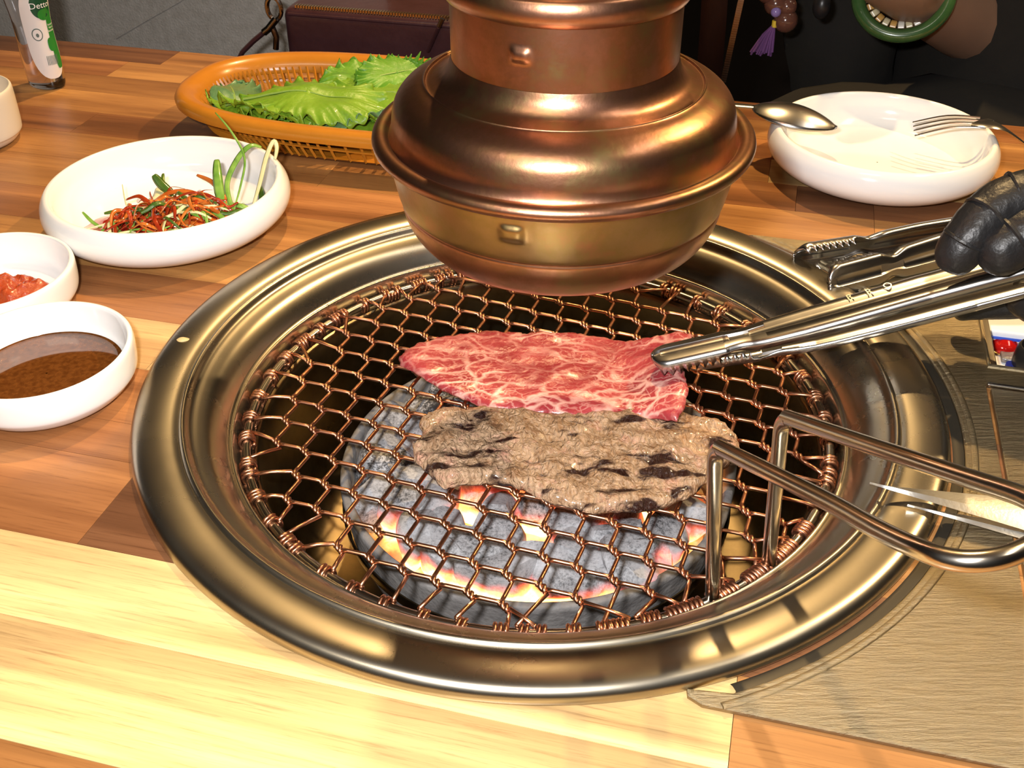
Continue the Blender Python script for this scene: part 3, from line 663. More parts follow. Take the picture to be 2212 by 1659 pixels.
specials=[([(505,460,.016),(490,400,.026),(512,345,.036),(540,315,.042),(565,318,.040)],.0042,'g','broad pale green onion blade bent over the right of the heap'),
 ([(500,470,.016),(520,400,.028),(528,340,.040),(500,285,.050),(465,243,.056)],.0016,'g','long thin green strand reaching up towards the basket'),
 ([(545,450,.015),(560,400,.026),(575,340,.038),(590,305,.045),(598,318,.042),(594,345,.036)],.0034,'w','long white strand bent down at its tip beside the plate rim'),
 ([(500,470,.014),(478,430,.022),(470,385,.030),(468,345,.036)],.0065,'g','wide pointed green blade standing at the right of the heap'),
 ([(375,420,.022),(350,400,.026),(332,378,.031)],.0060,'d','pointed dark green tip at the back of the heap'),
 ([(355,420,.02),(351,400,.024),(352,375,.028)],.0035,'d','small upright dark green sliver at the back of the heap'),
 ([(285,465,.014),(272,440,.018),(264,398,.026)],.0012,'w','single thin strand standing at the left of the heap'),
 ([(225,495,.010),(200,480,.013),(178,458,.017)],.0022,'g','short green sliver at the left end of the dressing'),
 ([(480,440,.018),(520,445,.018),(545,455,.014),(565,460,.013)],.0035,'g','yellow green strand lying towards the right rim'),
 ([(560,400,.018),(565,430,.016),(548,460,.012)],.0050,'d','dark green leaf piece against the right rim'),
 ([(300,480,.014),(330,440,.020),(370,415,.026),(420,418,.026),(440,445,.020)],.0040,'o','large orange arched strand over the front of the heap'),
 ([(425,378,.027),(460,395,.026),(485,430,.022),(480,465,.014)],.0034,'o','orange curved strand at the right of the heap'),
 ([(260,480,.012),(300,455,.016),(340,430,.02),(345,405,.022)],.0085,'w','broad translucent white onion piece at the left of the heap'),
 ([(500,488,.012),(530,478,.012),(560,470,.012)],.0042,'w','white strand in the dressing at the front right')]
for L_,wd,kd,lb in specials: ribbon(pr3(L_),wd,SH[kd],lb)

# ------------------------------------------------------------------ basket with lettuce
BKM=M('amber_plastic',(.52,.20,.018),.28,var=[(.46,.17,.015)],vscale=30,coat=.3)
BC=(-.190,.284); BA,BB=.154,.081; bkc=uv(*BC)
basket=thing('oval_basket','orange brown plastic basket with an openwork side, full of lettuce','basket',(bkc.x,bkc.y,0))
def sup(a,A,B,n_=2.6):
    c,s=math.cos(a),math.sin(a); return A*math.copysign(abs(c)**(2/n_),c),B*math.copysign(abs(s)**(2/n_),s)
def bk(a,k,z): 
    x,y=sup(a,BA-k,BB-k); return uv(BC[0]+x,BC[1]+y,z)
def band_loft(prof,n_=120):
    vs=[];fs=[];m_=len(prof)
    for i in range(n_):
        for k,z in prof: vs.append(bk(2*PI*i/n_,k,z))
    for i in range(n_):
        for k in range(m_):
            a=i*m_+k; b_=((i+1)%n_)*m_+k; l=(k+1)%m_
            fs.append((a,b_,((i+1)%n_)*m_+l,i*m_+l))
    return vs,fs
mesh('basket_rim',*band_loft(smoothprof([(.0,.0235),(-.0005,.028),(.002,.0318),(.006,.0330),(.012,.0315),(.017,.026),(.0185,.021),(.017,.021),(.012,.0285),(.006,.0305),(.003,.0285),(.003,.0235)],2)),BKM,basket,label='wide glossy rolled rim')
mesh('lattice_rail',*band_loft([(.0135,.0130),(.0130,.0145),(.0155,.0145),(.0160,.0130)]),BKM,basket)
mesh('basket_foot',*band_loft([(.026,.0003),(.022,.0025),(.020,.0040),(.024,.0040),(.029,.0018)]),BKM,basket)
for i in range(150):
    a=2*PI*(i+.5)/150
    v,f=sweep_data([bk(a,.0215,.003),bk(a,.0150,.0140),bk(a,.0085,.027)],.0012,4); 
    if math.sin(a)<.35 or i%3==0:
        mesh('lattice_bar',v,f,BKM,basket,smooth=False)
vs,fs=[],[]
for i in range(60):
    p=bk(2*PI*i/60,.024,.003); vs.append(p)
mesh('basket_base',[*vs],[tuple(range(60))],M('basket_floor',(.40,.14,.012),.4),basket,smooth=False)
# inner woven net, visible at the left end
for i in range(46):
    a=PI*.62+PI*.76*i/45
    v,f=sweep_data([bk(a,.017,.025),bk(a,.024,.015),bk(a,.030,.004)],.0011,4); mesh('inner_bar',v,f,BKM,basket,smooth=False)
def leaf_mat(name,c0,c1,vein):
    m=M(name,c0,.42,var=[c1],vscale=34,vdet=8,bump=.5,bscale=130,coat=.12,sss=.05); return m
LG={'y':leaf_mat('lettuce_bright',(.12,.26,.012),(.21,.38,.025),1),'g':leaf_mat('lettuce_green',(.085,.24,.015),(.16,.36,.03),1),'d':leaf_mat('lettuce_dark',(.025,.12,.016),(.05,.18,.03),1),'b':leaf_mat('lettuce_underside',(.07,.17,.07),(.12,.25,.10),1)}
RIBM=M('leaf_rib',(.22,.36,.08),.4)
def inbask(p):
    # leaves stay inside the basket wall
    u=p.dot(UU)-BC[0]; v=p.dot(VV)-BC[1]; k=.034-.012*min(1,max(0,p.z/.026)); A,B=BA-k,BB-k
    q=(abs(u/A)**2.6+abs(v/B)**2.6)**(1/2.6)
    z=max(p.z,.0062)
    if q>1: u/=q; v/=q
    return uv(BC[0]+u,BC[1]+v,z)
def leaf(px,py,z,lx,ly,rot,mat,label,seed,curl=.010,tx=0,ty=0,cup=.006,frill=.006):
    z=z*.78; c=at(px,py,z); th=thing('lettuce_leaf',label,'lettuce',tuple(c),'lettuce leaves in the basket' if False else None)
    nr,na=26,240; vs=[c.copy()]; fs=[]; RM=Matrix.Rotation(rot,3,'Z')@Matrix.Rotation(tx,3,'X')@Matrix.Rotation(ty,3,'Y')
    def N_(a,f,o): return noise.noise(Vector((math.cos(a)*f,math.sin(a)*f,o)))
    for i in range(1,nr+1):
        t=i/nr
        for j in range(na):
            a=2*PI*j/na
            tooth=abs(((a*17/PI+1.3*N_(a,3,seed))%1)-.5)*2
            e=1+.12*N_(a,1.3,seed)+(t**8)*(.055*tooth+.07*N_(a,7,seed+3))
            x=lx*t*e*math.cos(a); y=ly*t*e*math.sin(a)*(.85+.15*math.cos(a))
            fr=frill*((t**3)*1.2*N_(a,2.4,seed+9)+(t**9)*1.5*N_(a,9,seed+5))+.0016*t**6*math.sin(a*31+4*N_(a,4,seed))
            z_=-cup*t*t+fr+.0045*noise.noise(Vector((x*38,y*38,seed)))+curl*math.sin(a*2+seed)*t*t*.3-.0012*math.exp(-(y/.004)**2)
            vs.append(inbask(c+RM@Vector((x,y,z_))))
    for j in range(na): fs.append((0,1+j,1+(j+1)%na))
    for i in range(nr-1):
        for j in range(na):
            a=1+i*na+j; b_=1+i*na+(j+1)%na; fs.append((a,a+na,b_+na,b_))
    o=mesh('blade',vs,fs,LG[mat],th,sharp=180)
    md=o.modifiers.new('s','SOLIDIFY'); md.thickness=.0006
    sweep('rib',[inbask(c+RM@Vector((x,0,.0002-cup*(x/lx)**2+.0045*noise.noise(Vector((x*38,0,seed)))-.0012))) for x in [lx*(-.9+1.5*k/16) for k in range(17)]],lambda t:.0015*(1-t)+.0003,RIBM,th,sides=6,flat=.5,label='pale midrib')
    return th
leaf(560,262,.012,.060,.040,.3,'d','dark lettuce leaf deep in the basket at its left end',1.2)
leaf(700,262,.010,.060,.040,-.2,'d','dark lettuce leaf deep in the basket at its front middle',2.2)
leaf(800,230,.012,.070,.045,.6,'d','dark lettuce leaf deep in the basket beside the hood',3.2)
leaf(505,200,.030,.034,.034,1.9,'b','dull blue green lettuce underside at the far left of the pile',4.1,tx=.2,ty=-.2,cup=.012)
leaf(500,252,.022,.044,.020,-.2,'g','narrow lettuce leaf along the lower left of the basket',5.5,tx=-.25,frill=.004)
leaf(610,262,.022,.052,.022,.5,'b','folded lettuce leaf showing its dull underside at the front of the pile',6.4,tx=-.35,frill=.003)
leaf(690,232,.030,.050,.026,.1,'g','curled green lettuce leaf in the middle of the pile',7.1,tx=-.3)
leaf(880,205,.040,.075,.040,-.35,'y','bright frilled lettuce leaf disappearing behind the hood',8.6,frill=.007)
leaf(800,262,.022,.042,.022,.2,'y','bright lettuce leaf with a curled frill at the front right',9.3,tx=-.4,frill=.007)
leaf(790,165,.036,.045,.032,.9,'g','frilled lettuce leaf at the back right of the pile',10.2,tx=.35,frill=.009)
leaf(860,150,.045,.034,.026,.6,'g','small frilled lettuce leaf standing at the back right beside the hood',14.2,tx=.55,frill=.008)
leaf(520,222,.034,.036,.020,-.5,'y','pale frilled lettuce edge at the left end of the pile',15.1,tx=-.2,frill=.008)
leaf(745,245,.036,.042,.020,.35,'b','dull green lettuce leaf fold right of the middle',16.4,tx=-.25,frill=.005)
leaf(665,192,.052,.056,.036,-.15,'y','large bright lettuce leaf lying on top of the pile',11.7,tx=.06,cup=.010,frill=.0055)
leaf(585,222,.043,.040,.020,-.3,'y','yellow green frilled lettuce edge under the top leaf',12.9,tx=-.35,frill=.006)

# ------------------------------------------------------------------ sanitiser bottle
bcn=at(101,186,0)+VV*.002
bottle=thing('sanitiser_bottle','clear bottle of hand gel with a green and white label','bottle',(bcn.x,bcn.y,0))
GLS=M('clear_plastic',(.93,.95,.97),.04,trans=1,ior=1.42); GEL=M('clear_gel',(.95,.97,1.0),.02,trans=1,ior=1.34)
BX=(UU*math.cos(-.25)+VV*math.sin(-.25)); BY=Vector((-BX.y,BX.x,0)); BX,BY=BX.normalized(),BY.normalized()
def bott(prof,a0=0,a1=2*PI,n_=56,closed=True,off=0.0):
    vs=[];fs=[];m_=len(prof)
    K=n_ if closed else n_+1
    for i in range(K):
        a=a0+(a1-a0)*i/n_
        for (A,B,z) in prof: vs.append(bcn+BX*((A+off)*math.cos(a))+BY*((B+off)*math.sin(a))+Vector((0,0,z)))
    for i in range(n_):
        j=(i+1)%K
        for k in range(m_-1): fs.append((i*m_+k,j*m_+k,j*m_+k+1,i*m_+k+1))
    return vs,fs
bprof=smoothprof([(.0005,.0005,.0012),(.0125,.0085,.0012),(.0150,.0105,.0004),(.0163,.0122,.0020),(.0168,.0128,.0060),(.0170,.0130,.020),(.0160,.0122,.040),(.0158,.0120,.055),(.0172,.0130,.072),(.0176,.0134,.082),(.0160,.0122,.090),(.0115,.0098,.095),(.0095,.0095,.0975),(.0095,.0095,.104)],4)
bprof=[(A*(1+.20*min(z,.09)/.09),B*(1+.1*min(z,.09)/.09),z) if z<.091 else (A*(1+.2*max(0,(.097-z)/.006)),B,z) for A,B,z in bprof]
v,f=bott(bprof); mesh('bottle_shell',v,f,GLS,bottle)
v,f=bott([(max(A-.0011,.0002),max(B-.0011,.0002),max(z,.0022)) for A,B,z in bprof if z<.0875]+[(.0002,.0002,.0875)]); mesh('gel',v,f,GEL,bottle)
v,f=bott([(.0108,.0108,.098),(.0112,.0112,.0985),(.0112,.0112,.124),(.0105,.0105,.1255),(.0003,.0003,.1256)]); mesh('flip_cap',v,f,M('white_cap',(.8,.8,.8),.3),bottle)
# label wrapped on the side turned to the camera
LBL=M('label_white',(.80,.76,.74),.45); GRN=M('label_green',(.02,.22,.03),.4); DGR=M('label_dark_green',(.005,.07,.03),.4); INK=M('label_ink',(.12,.16,.15),.5); WINK=M('label_white_ink',(.9,.9,.9),.4)
def bsurf(a,z,off):
    k=0
    for i in range(len(bprof)-1):
        if bprof[i][2]<=z<=bprof[i+1][2] and bprof[i][2]>.005: k=i;break
    A0,B0,z0=bprof[k];A1_,B1_,z1=bprof[k+1]; t=(z-z0)/max(z1-z0,1e-6)
    A=A0+(A1_-A0)*t+off; B=B0+(B1_-B0)*t+off
    return bcn+BX*(A*math.cos(a))+BY*(B*math.sin(a))+Vector((0,0,z))
AC=-.30   # centre angle of the label on the bottle
def lab_patch(name,shape,mat,off,n_=24):
    # shape: function t in 0..1 -> (s,z) outline ; filled as a fan of strips
    o2=[shape(k/n_) for k in range(n_)]
    me=delaunay_2d_cdt([Vector(q) for q in o2]+[Vector((x*.004,.012+z*.004)) for x in range(-4,5) for z in range(0,20) if inpoly((x*.004,.012+z*.004),o2)],[],[list(range(n_))],1,1e-6)
    vs=[bsurf(AC+p.x/.0150,p.y,off) for p in me[0]]; return mesh(name,vs,[tuple(q) for q in me[2]],mat,bottle,sharp=180)
def inpoly(p,P):
    x,y=p; c=False; n_=len(P); j=n_-1
    for i in range(n_):
        if (P[i][1]>y)!=(P[j][1]>y) and x<(P[j][0]-P[i][0])*(y-P[i][1])/(P[j][1]-P[i][1])+P[i][0]: c=not c
        j=i
    return c
def ell(cx,cz,a,b,p=2.0):
    def f(t):
        th=2*PI*t; c,s=math.cos(th),math.sin(th)
        return (cx+a*math.copysign(abs(c)**(2/p),c),cz+b*math.copysign(abs(s)**(2/p),s))
    return f
lab_patch('label',ell(0,.0475,.0150,.0375,2.6),LBL,.0003,48)
lab_patch('label_emblem',ell(.002,.0690,.0085,.0105,2.2),DGR,.0005,40)
lab_patch('label_stripe',ell(.0085,.043,.0042,.026,4),GRN,.00045,40)
lab_patch('label_badge',ell(.0050,.0375,.0040,.0055,3),GRN,.0006,24)
lab_patch('label_emblem_foot',ell(.0035,.0615,.0055,.0045,2.2),GRN,.00055,24)
lab_patch('seal',ell(-.0055,.0465,.0042,.0050,2),INK,.0005,28); lab_patch('seal_inner',ell(-.0055,.0465,.0034,.0042,2),LBL,.0006,28); lab_patch('seal_mark',ell(-.0055,.0460,.0012,.0016,2),INK,.0007,12)
def textmesh(name,txt,size,mapf,mat,parent):
    cu_=bpy.data.curves.new('t','FONT'); cu_.body=txt; cu_.size=size; cu_.align_x='CENTER'; cu_.resolution_u=3
    to=bpy.data.objects.new('t',cu_); COL.objects.link(to); bpy.context.view_layer.update()
    me=to.to_mesh(); vs=[mapf(v.co.x,v.co.y) for v in me.vertices]; fs=[tuple(p.vertices) for p in me.polygons]; to.to_mesh_clear(); bpy.data.objects.remove(to)
    return mesh(name,vs,fs,mat,parent,smooth=False)
textmesh('lettering','Dettol',.0068,lambda x,y:bsurf(AC+(.002+x)/.0150,.0670+y,.0009),WINK,bottle)
textmesh('lettering','Instant\nHand\nSanitizer',.0024,lambda x,y:bsurf(AC+(.0080+x)/.0150,.0520+y,.0008),WINK,bottle)
for k in range(9):
    s0=-.003+k*.0011
    v=[bsurf(AC+(s0)/.0150,.0215,.0007),bsurf(AC+(s0+.0005)/.0150,.0215,.0007),bsurf(AC+(s0+.0005)/.0150,.0290,.0007),bsurf(AC+(s0)/.0150,.0290,.0007)]
    mesh('small_print',v,[(0,1,2,3)],INK,bottle,smooth=False)

# ------------------------------------------------------------------ meat
def poly_slab(name,outline,zf,mat,label,cat,thick=.004,step=.0022,seed=1,und=.0012,edge=.006,loc=None):
    # densify the outline, irregular edge
    P=[]
    n_=len(outline)
    for i in range(n_):
        a=Vector(outline[i]); b_=Vector(outline[(i+1)%n_]); L_=(b_-a).length; k=max(1,int(L_/.0016))
        for q in range(k):
            p=a.lerp(b_,q/k); nn=Vector((-(b_-a).y,(b_-a).x)).normalized()
            P.append(p+nn*(.0011*noise.noise(Vector((p.x*260,p.y*260,seed)))+.0014*noise.noise(Vector((p.x*90,p.y*90,seed+4)))))
    xs=[p.x for p in P]; ys=[p.y for p in P]; pts=list(P)
    x=min(xs)
    while x<max(xs):
        y=min(ys)
        while y<max(ys):
            q=(x+random.uniform(-.3,.3)*step,y+random.uniform(-.3,.3)*step)
            if inpoly(q,P): pts.append(Vector(q))
            y+=step
        x+=step
    res=delaunay_2d_cdt(pts,[],[list(range(len(P)))],1,1e-7)
    arr=np.array([[p.x,p.y] for p in P])
    tv=[];bv=[]
    for p in res[0]:
        d=math.sqrt(((arr-np.array([p.x,p.y]))**2).sum(1).min()); e=min(1,d/edge); hgt=thick*(.25+.75*math.sqrt(max(0,1-(1-e)**2)))
        w_=und*noise.noise(Vector((p.x*75,p.y*110,seed)))+und*.5*noise.noise(Vector((p.x*210,p.y*260,seed+2)))
        zb=zf(p.x,p.y); tv.append((p.x,p.y,zb+hgt+w_)); bv.append((p.x,p.y,zb))
    n0=len(tv); fs=[tuple(q) for q in res[2]]
    cnt={}
    for q in fs:
        for i in range(len(q)):
            a,b_=q[i],q[(i+1)%len(q)]; cnt[(a,b_)]=1
    bd_=[(a,b_) for (a,b_) in cnt if (b_,a) not in cnt]
    F_=fs+[tuple(n0+i for i in reversed(q)) for q in fs]+[(b_,a,n0+a,n0+b_) for a,b_ in bd_]
    o=mesh(name,tv+bv,F_,mat,loc=loc,sharp=180); tag(o,label,cat); return o
def raw_mat():
    m=bpy.data.materials.new('raw_beef'); m.use_nodes=True; N,L,b=nodes(m)
    g=N.new('ShaderNodeNewGeometry'); n=N.new('ShaderNodeTexNoise'); n.inputs['Scale'].default_value=45; n.inputs['Detail'].default_value=4; L.new(g.outputs['Position'],n.inputs['Vector'])
    mp=N.new('ShaderNodeMapping'); mp.inputs['Scale'].default_value=(48,88,48); mp.inputs['Rotation'].default_value=(0,0,.25); L.new(g.outputs['Position'],mp.inputs[0])
    ad=N.new('ShaderNodeVectorMath'); ad.operation='MULTIPLY_ADD'; ad.inputs[1].default_value=(1.7,1.7,1.7); L.new(n.outputs['Color'],ad.inputs[0]); L.new(mp.outputs[0],ad.inputs[2])
    v=N.new('ShaderNodeTexVoronoi'); v.feature='DISTANCE_TO_EDGE'; v.inputs['Scale'].default_value=1; L.new(ad.outputs[0],v.inputs['Vector'])
    v2=N.new('ShaderNodeTexVoronoi'); v2.feature='DISTANCE_TO_EDGE'; v2.inputs['Scale'].default_value=2.3; L.new(ad.outputs[0],v2.inputs['Vector'])
    r=ramp(N,[(.0,(1,1,1)),(.05,(.7,.7,.7)),(.12,(0,0,0))]); L.new(v.outputs['Distance'],r.inputs[0])
    r2=ramp(N,[(.0,(.55,.55,.55)),(.05,(.2,.2,.2)),(.10,(0,0,0))]); L.new(v2.outputs['Distance'],r2.inputs[0])
    nb=N.new('ShaderNodeTexNoise'); nb.inputs['Scale'].default_value=26; L.new(g.outputs['Position'],nb.inputs['Vector'])
    rb=ramp(N,[(.38,(.25,.25,.25)),(.62,(1,1,1))]); L.new(nb.outputs[0],rb.inputs[0])
    mx0=N.new('ShaderNodeMath'); mx0.operation='MAXIMUM'; L.new(r.outputs[0],mx0.inputs[0]); L.new(r2.outputs[0],mx0.inputs[1])
    mm=N.new('ShaderNodeMath'); mm.operation='MULTIPLY'; L.new(mx0.outputs[0],mm.inputs[0]); L.new(rb.outputs[0],mm.inputs[1])
    rc_=ramp(N,[(.35,(.25,.018,.026)),(.6,(.37,.05,.055))]); L.new(n.outputs[0],rc_.inputs[0])
    mx=N.new('ShaderNodeMix'); mx.data_type='RGBA'; L.new(mm.outputs[0],mx.inputs[0]); L.new(rc_.outputs[0],mx.inputs[6]); mx.inputs[7].default_value=(.76,.43,.36,1)
    L.new(mx.outputs[2],b.inputs['Base Color']); b.inputs['Roughness'].default_value=.34; b.inputs['Coat Weight'].default_value=.35; b.inputs['Coat Roughness'].default_value=.18
    b.inputs['Subsurface Weight'].default_value=.12; b.inputs['Subsurface Radius'].default_value=(.004,.001,.001); b.inputs['Subsurface Scale'].default_value=1
    nn=N.new('ShaderNodeTexNoise'); nn.inputs['Scale'].default_value=420; nn.inputs['Detail'].default_value=4; L.new(g.outputs['Position'],nn.inputs['Vector'])
    bp=N.new('ShaderNodeBump'); bp.inputs['Strength'].default_value=.45; bp.inputs['Distance'].default_value=.0012; L.new(nn.outputs[0],bp.inputs['Height']); L.new(bp.outputs[0],b.inputs['Normal'])
    return m
def cooked_mat():
    m=bpy.data.materials.new('seared_beef'); m.use_nodes=True; N,L,b=nodes(m)
    g=N.new('ShaderNodeNewGeometry'); n=N.new('ShaderNodeTexNoise'); n.inputs['Scale'].default_value=75; n.inputs['Detail'].default_value=9; n.inputs['Roughness'].default_value=.75; L.new(g.outputs['Position'],n.inputs['Vector'])
    r=ramp(N,[(.25,(.13,.045,.018)),(.38,(.31,.17,.085)),(.52,(.48,.32,.195)),(.70,(.55,.27,.19))]); L.new(n.outputs[0],r.inputs[0])
    mp=N.new('ShaderNodeMapping'); mp.inputs['Scale'].default_value=(45,150,45); mp.inputs['Rotation'].default_value=(0,0,.12); L.new(g.outputs['Position'],mp.inputs[0])
    n2=N.new('ShaderNodeTexNoise'); n2.inputs['Scale'].default_value=1; n2.inputs['Detail'].default_value=4; n2.inputs['Distortion'].default_value=.5; L.new(mp.outputs[0],n2.inputs['Vector'])
    r2=ramp(N,[(.55,(0,0,0)),(.60,(.5,.5,.5)),(.64,(1,1,1))]); L.new(n2.outputs[0],r2.inputs[0])
    mx=N.new('ShaderNodeMix'); mx.data_type='RGBA'; L.new(r2.outputs[0],mx.inputs[0]); L.new(r.outputs[0],mx.inputs[6]); mx.inputs[7].default_value=(.028,.008,.005,1)
    L.new(mx.outputs[2],b.inputs['Base Color']); b.inputs['Roughness'].default_value=.3; b.inputs['Coat Weight'].default_value=.5; b.inputs['Coat Roughness'].default_value=.12
    mp3=N.new('ShaderNodeMapping'); mp3.inputs['Scale'].default_value=(380,210,230); mp3.inputs['Rotation'].default_value=(0,0,.5); L.new(g.outputs['Position'],mp3.inputs[0])
    nn=N.new('ShaderNodeTexNoise'); nn.inputs['Scale'].default_value=1; nn.inputs['Detail'].default_value=6; nn.inputs['Distortion'].default_value=1.2; L.new(mp3.outputs[0],nn.inputs['Vector'])
    bp=N.new('ShaderNodeBump'); bp.inputs['Strength'].default_value=1; bp.inputs['Distance'].default_value=.004; L.new(nn.outputs[0],bp.inputs['Height']); L.new(bp.outputs[0],b.inputs['Normal'])
    return m
ZM=NZ+WR*2+.0007
raw_px=[(862,775),(880,757),(905,742),(960,727),(1050,714),(1130,717),(1250,722),(1370,730),(1430,722),(1470,716),(1497,722),(1488,738),(1470,770),(1480,800),(1487,835),(1480,870),(1465,893),(1400,885),(1330,893),(1250,903),(1180,895),(1060,880),(1000,857),(950,835),(895,803),(865,787)]
cook_px=[(918,897),(960,884),(1050,879),(1160,890),(1250,896),(1380,884),(1470,893),(1560,913),(1600,950),(1590,985),(1540,1022),(1500,1060),(1440,1090),(1350,1100),(1280,1100),(1190,1080),(1130,1050),(1050,1035),(960,1046),(930,1022),(895,987),(893,957),(915,937),(910,915)]
def lift(px): t=min(max((px-1290)/200,0),1); return .012*t*t*(3-2*t)
ro=[]
for x,y in raw_px:
    p=at(x,y,ZM+.003+lift(x)); ro.append((p.x,p.y))
def rawz(x,y):
    # nearest equivalent picture column grows with x
    t=min(max((x-.040)/.045,0),1); return ZM+.0005+.012*t*t*(3-2*t)+.0012*math.sin(x*70)*(1 if x<.04 else .4)**1*.5+.0006
poly_slab('raw_beef_slice',ro,rawz,raw_mat(),'raw red marbled beef slice held at its end by the tongs','meat',thick=.0040,seed=3,und=.0011,loc=(0,.03,ZM))
ck=[tuple(at(x,y,ZM+.003).xy) for x,y in cook_px]
poly_slab('seared_beef_slice',ck,lambda x,y:ZM+.0003,cooked_mat(),'browned beef slice with char marks, nearer than the raw slice','meat',thick=.0052,seed=8,und=.0034,loc=(0,-.03,ZM),edge=.004)

# ------------------------------------------------------------------ tongs
def tong_arm(name,path,Nrm,wf,flange,mat,parent,teeth,tlen=.034,tp=.0042,th=.0030,label=None):
    # channel section: flat web with two flanges, toothed near the tip
    P=[Vector(p) for p in path]; Ls=[0]
    for i in range(1,len(P)): Ls.append(Ls[-1]+(P[i]-P[i-1]).length)
    tot=Ls[-1]; n_=int(tot/.0007); vs=[];fs=[]
    def pos(s):
        for i in range(len(P)-1):
            if s<=Ls[i+1]+1e-9: return P[i].lerp(P[i+1],(s-Ls[i])/max(Ls[i+1]-Ls[i],1e-9))
        return P[-1]
    m_=0
    for k in range(n_+1):
        s=tot*k/n_; c=pos(s); t=(pos(min(s+.002,tot))-pos(max(s-.002,0))).normalized()
        Nn=(Nrm-t*Nrm.dot(t)).normalized(); B=t.cross(Nn)
        w=wf(s)*.5
        if s<w*.9: w*=math.sqrt(max(.02,1-((w*.9-s)/(w*.9))**2))
        fl=flange*min(1,.25+s/.006)
        tooth=0
        if teeth and s<tlen and s>.003: tooth=th*1.15*abs(((s/tp)%1)-.5)*2
        neck=1-.45*math.exp(-((s-tlen-.007)/.006)**2)
        sec=[(-w,-fl*neck-tooth),(-w,-fl*.4),(-w*.93,-.0004),(-w*.8,0),(-w*.42,.0003),(-w*.3,-.0009),(w*.3,-.0009),(w*.42,.0003),(w*.8,0),(w*.93,-.0004),(w,-fl*.4),(w,-fl*neck-tooth)]
        m_=len(sec)
        for a,b_ in sec: vs.append(c+B*a+Nn*b_)
    for k in range(n_):
        for q in range(m_-1): a=k*m_+q; fs.append((a,a+m_,a+m_+1,a+1))
    o=mesh(name,vs,fs,mat,parent,sharp=50,label=label)
    md=o.modifiers.new('s','SOLIDIFY'); md.thickness=.0007; md.offset=-1
    return o
def wf1(s): 
    return .0185 if s<.038 else (.0185-.003*math.exp(-((s-.046)/.008)**2)+.0035*min(1,max(0,(s-.048)/.03)))
tA=[at(1408,770,.0045),at(1620,722,.018),at(1800,672,.033),at(2000,615,.049),at(2140,577,.061),at(2300,535,.074),at(2520,478,.090)]
tongs=thing('serving_tongs','steel tongs in a gloved hand gripping the raw beef','tongs',tuple(at(1408,770,.0)))
upN=Vector((-.2,.06,.95))
tong_arm('upper_arm',tA,upN,wf1,.0045,CHROME,tongs,True)
tB=[at(1480,786,-.005),at(1620,765,.001),at(1760,737,.009),at(1900,702,.020),at(2100,650,.035),at(2300,598,.052),at(2520,530,.078)]
tong_arm('lower_arm',tB,-Vector((-.2,.10,.95)),wf1,.0040,CHROME,tongs,True)
pe=(tA[-1]+tB[-1])/2; sweep('hinge',[pe+Vector((0,-.012,0)),pe+Vector((0,.012,0))],.006,CHROME,tongs,sides=16)
# three small stamped marks on the upper arm
for k,(px,py) in enumerate(((1838,650),(1880,638),(1920,625))):
    s_=k; c=at(px,py,.0365+.0035*k)+Vector((0,0,.0008))
    textmesh('stamped_mark','RRO'[k],.0055,lambda x,y,c=c:c+(tA[3]-tA[2]).normalized()*x+Vector((-.25,.95,.1)).normalized()*y+Vector((0,0,.0004)),RODM,tongs)
tongs2=thing('serving_tongs','open steel tongs with toothed jaws lying on the side panel behind the hand','tongs',tuple(at(1760,590,.003)))
a0=[at(1716,548,.0115),at(1880,522,.0125),at(1960,506,.013),at(2120,480,.014),at(2300,458,.014),at(2450,440,.014)]
b0=[at(1792,612,.0105),at(1900,583,.0115),at(2010,552,.012),at(2160,510,.013),at(2300,475,.014),at(2450,442,.014)]
def wf2(s): return .0175 if s<.036 else .0175-.006*math.exp(-((s-.045)/.006)**2)+.002*min(1,max(0,(s-.05)/.03))
tong_arm('rear_arm',a0,Vector((.1,1,.35)),wf2,.0045,CHROME,tongs2,True,th=.0035)
tong_arm('front_arm',b0,Vector((-.1,-1,.25)),wf2,.0045,CHROME,tongs2,True,th=.0035)

# ------------------------------------------------------------------ scissors
sci=thing('kitchen_scissors','steel scissors lying with their bright blade tip over the grill ring','scissors',tuple(at(2150,1115,.009)))
def blade(name,tip,b1,b2,th_,mat):
    tip,b1,b2=Vector(tip),Vector(b1),Vector(b2); vs=[];fs=[];n_=24
    for k in range(n_+1):
        t=k/n_; a=tip.lerp(b1,t); c=tip.lerp(b2,t); md=(a+c)/2; w_=math.sqrt(min(1,t*1.2+.03)) if t<.2 else 1
        bow=(a-c)*.10*math.sin(PI*t)
        a2=a+bow; 
        vs+=[a2,(a2*.35+c*.65)+Vector((0,0,th_)),c,(a2+c)/2-Vector((0,0,th_*.6))]
    for k in range(n_):
        for q in range(4): a=k*4+q; b_=k*4+(q+1)%4; fs.append((a,b_,b_+4,a+4))
    fs.append(tuple(range(n_*4,n_*4+4)))
    return mesh(name,vs,fs,mat,sci,sharp=20)
BLD=M('bright_blade_steel',(.82,.82,.80),.30,1,rvar=.05,bump=.04,bscale=700)
blade('upper_blade',at(1878,1045,.0125),at(2330,1098,.0125),at(2330,1180,.0105),.0010,BLD)
blade('lower_blade',at(1960,1092,.0095),at(2330,1158,.0085),at(2330,1200,.0075),.0008,BLD)
pv=at(2322,1150,.0135); disc('pivot_screw',Vector((pv.x,pv.y,.0125)),.004,.0025,CHROME,sci)
hd=at(2330,1150,.010)
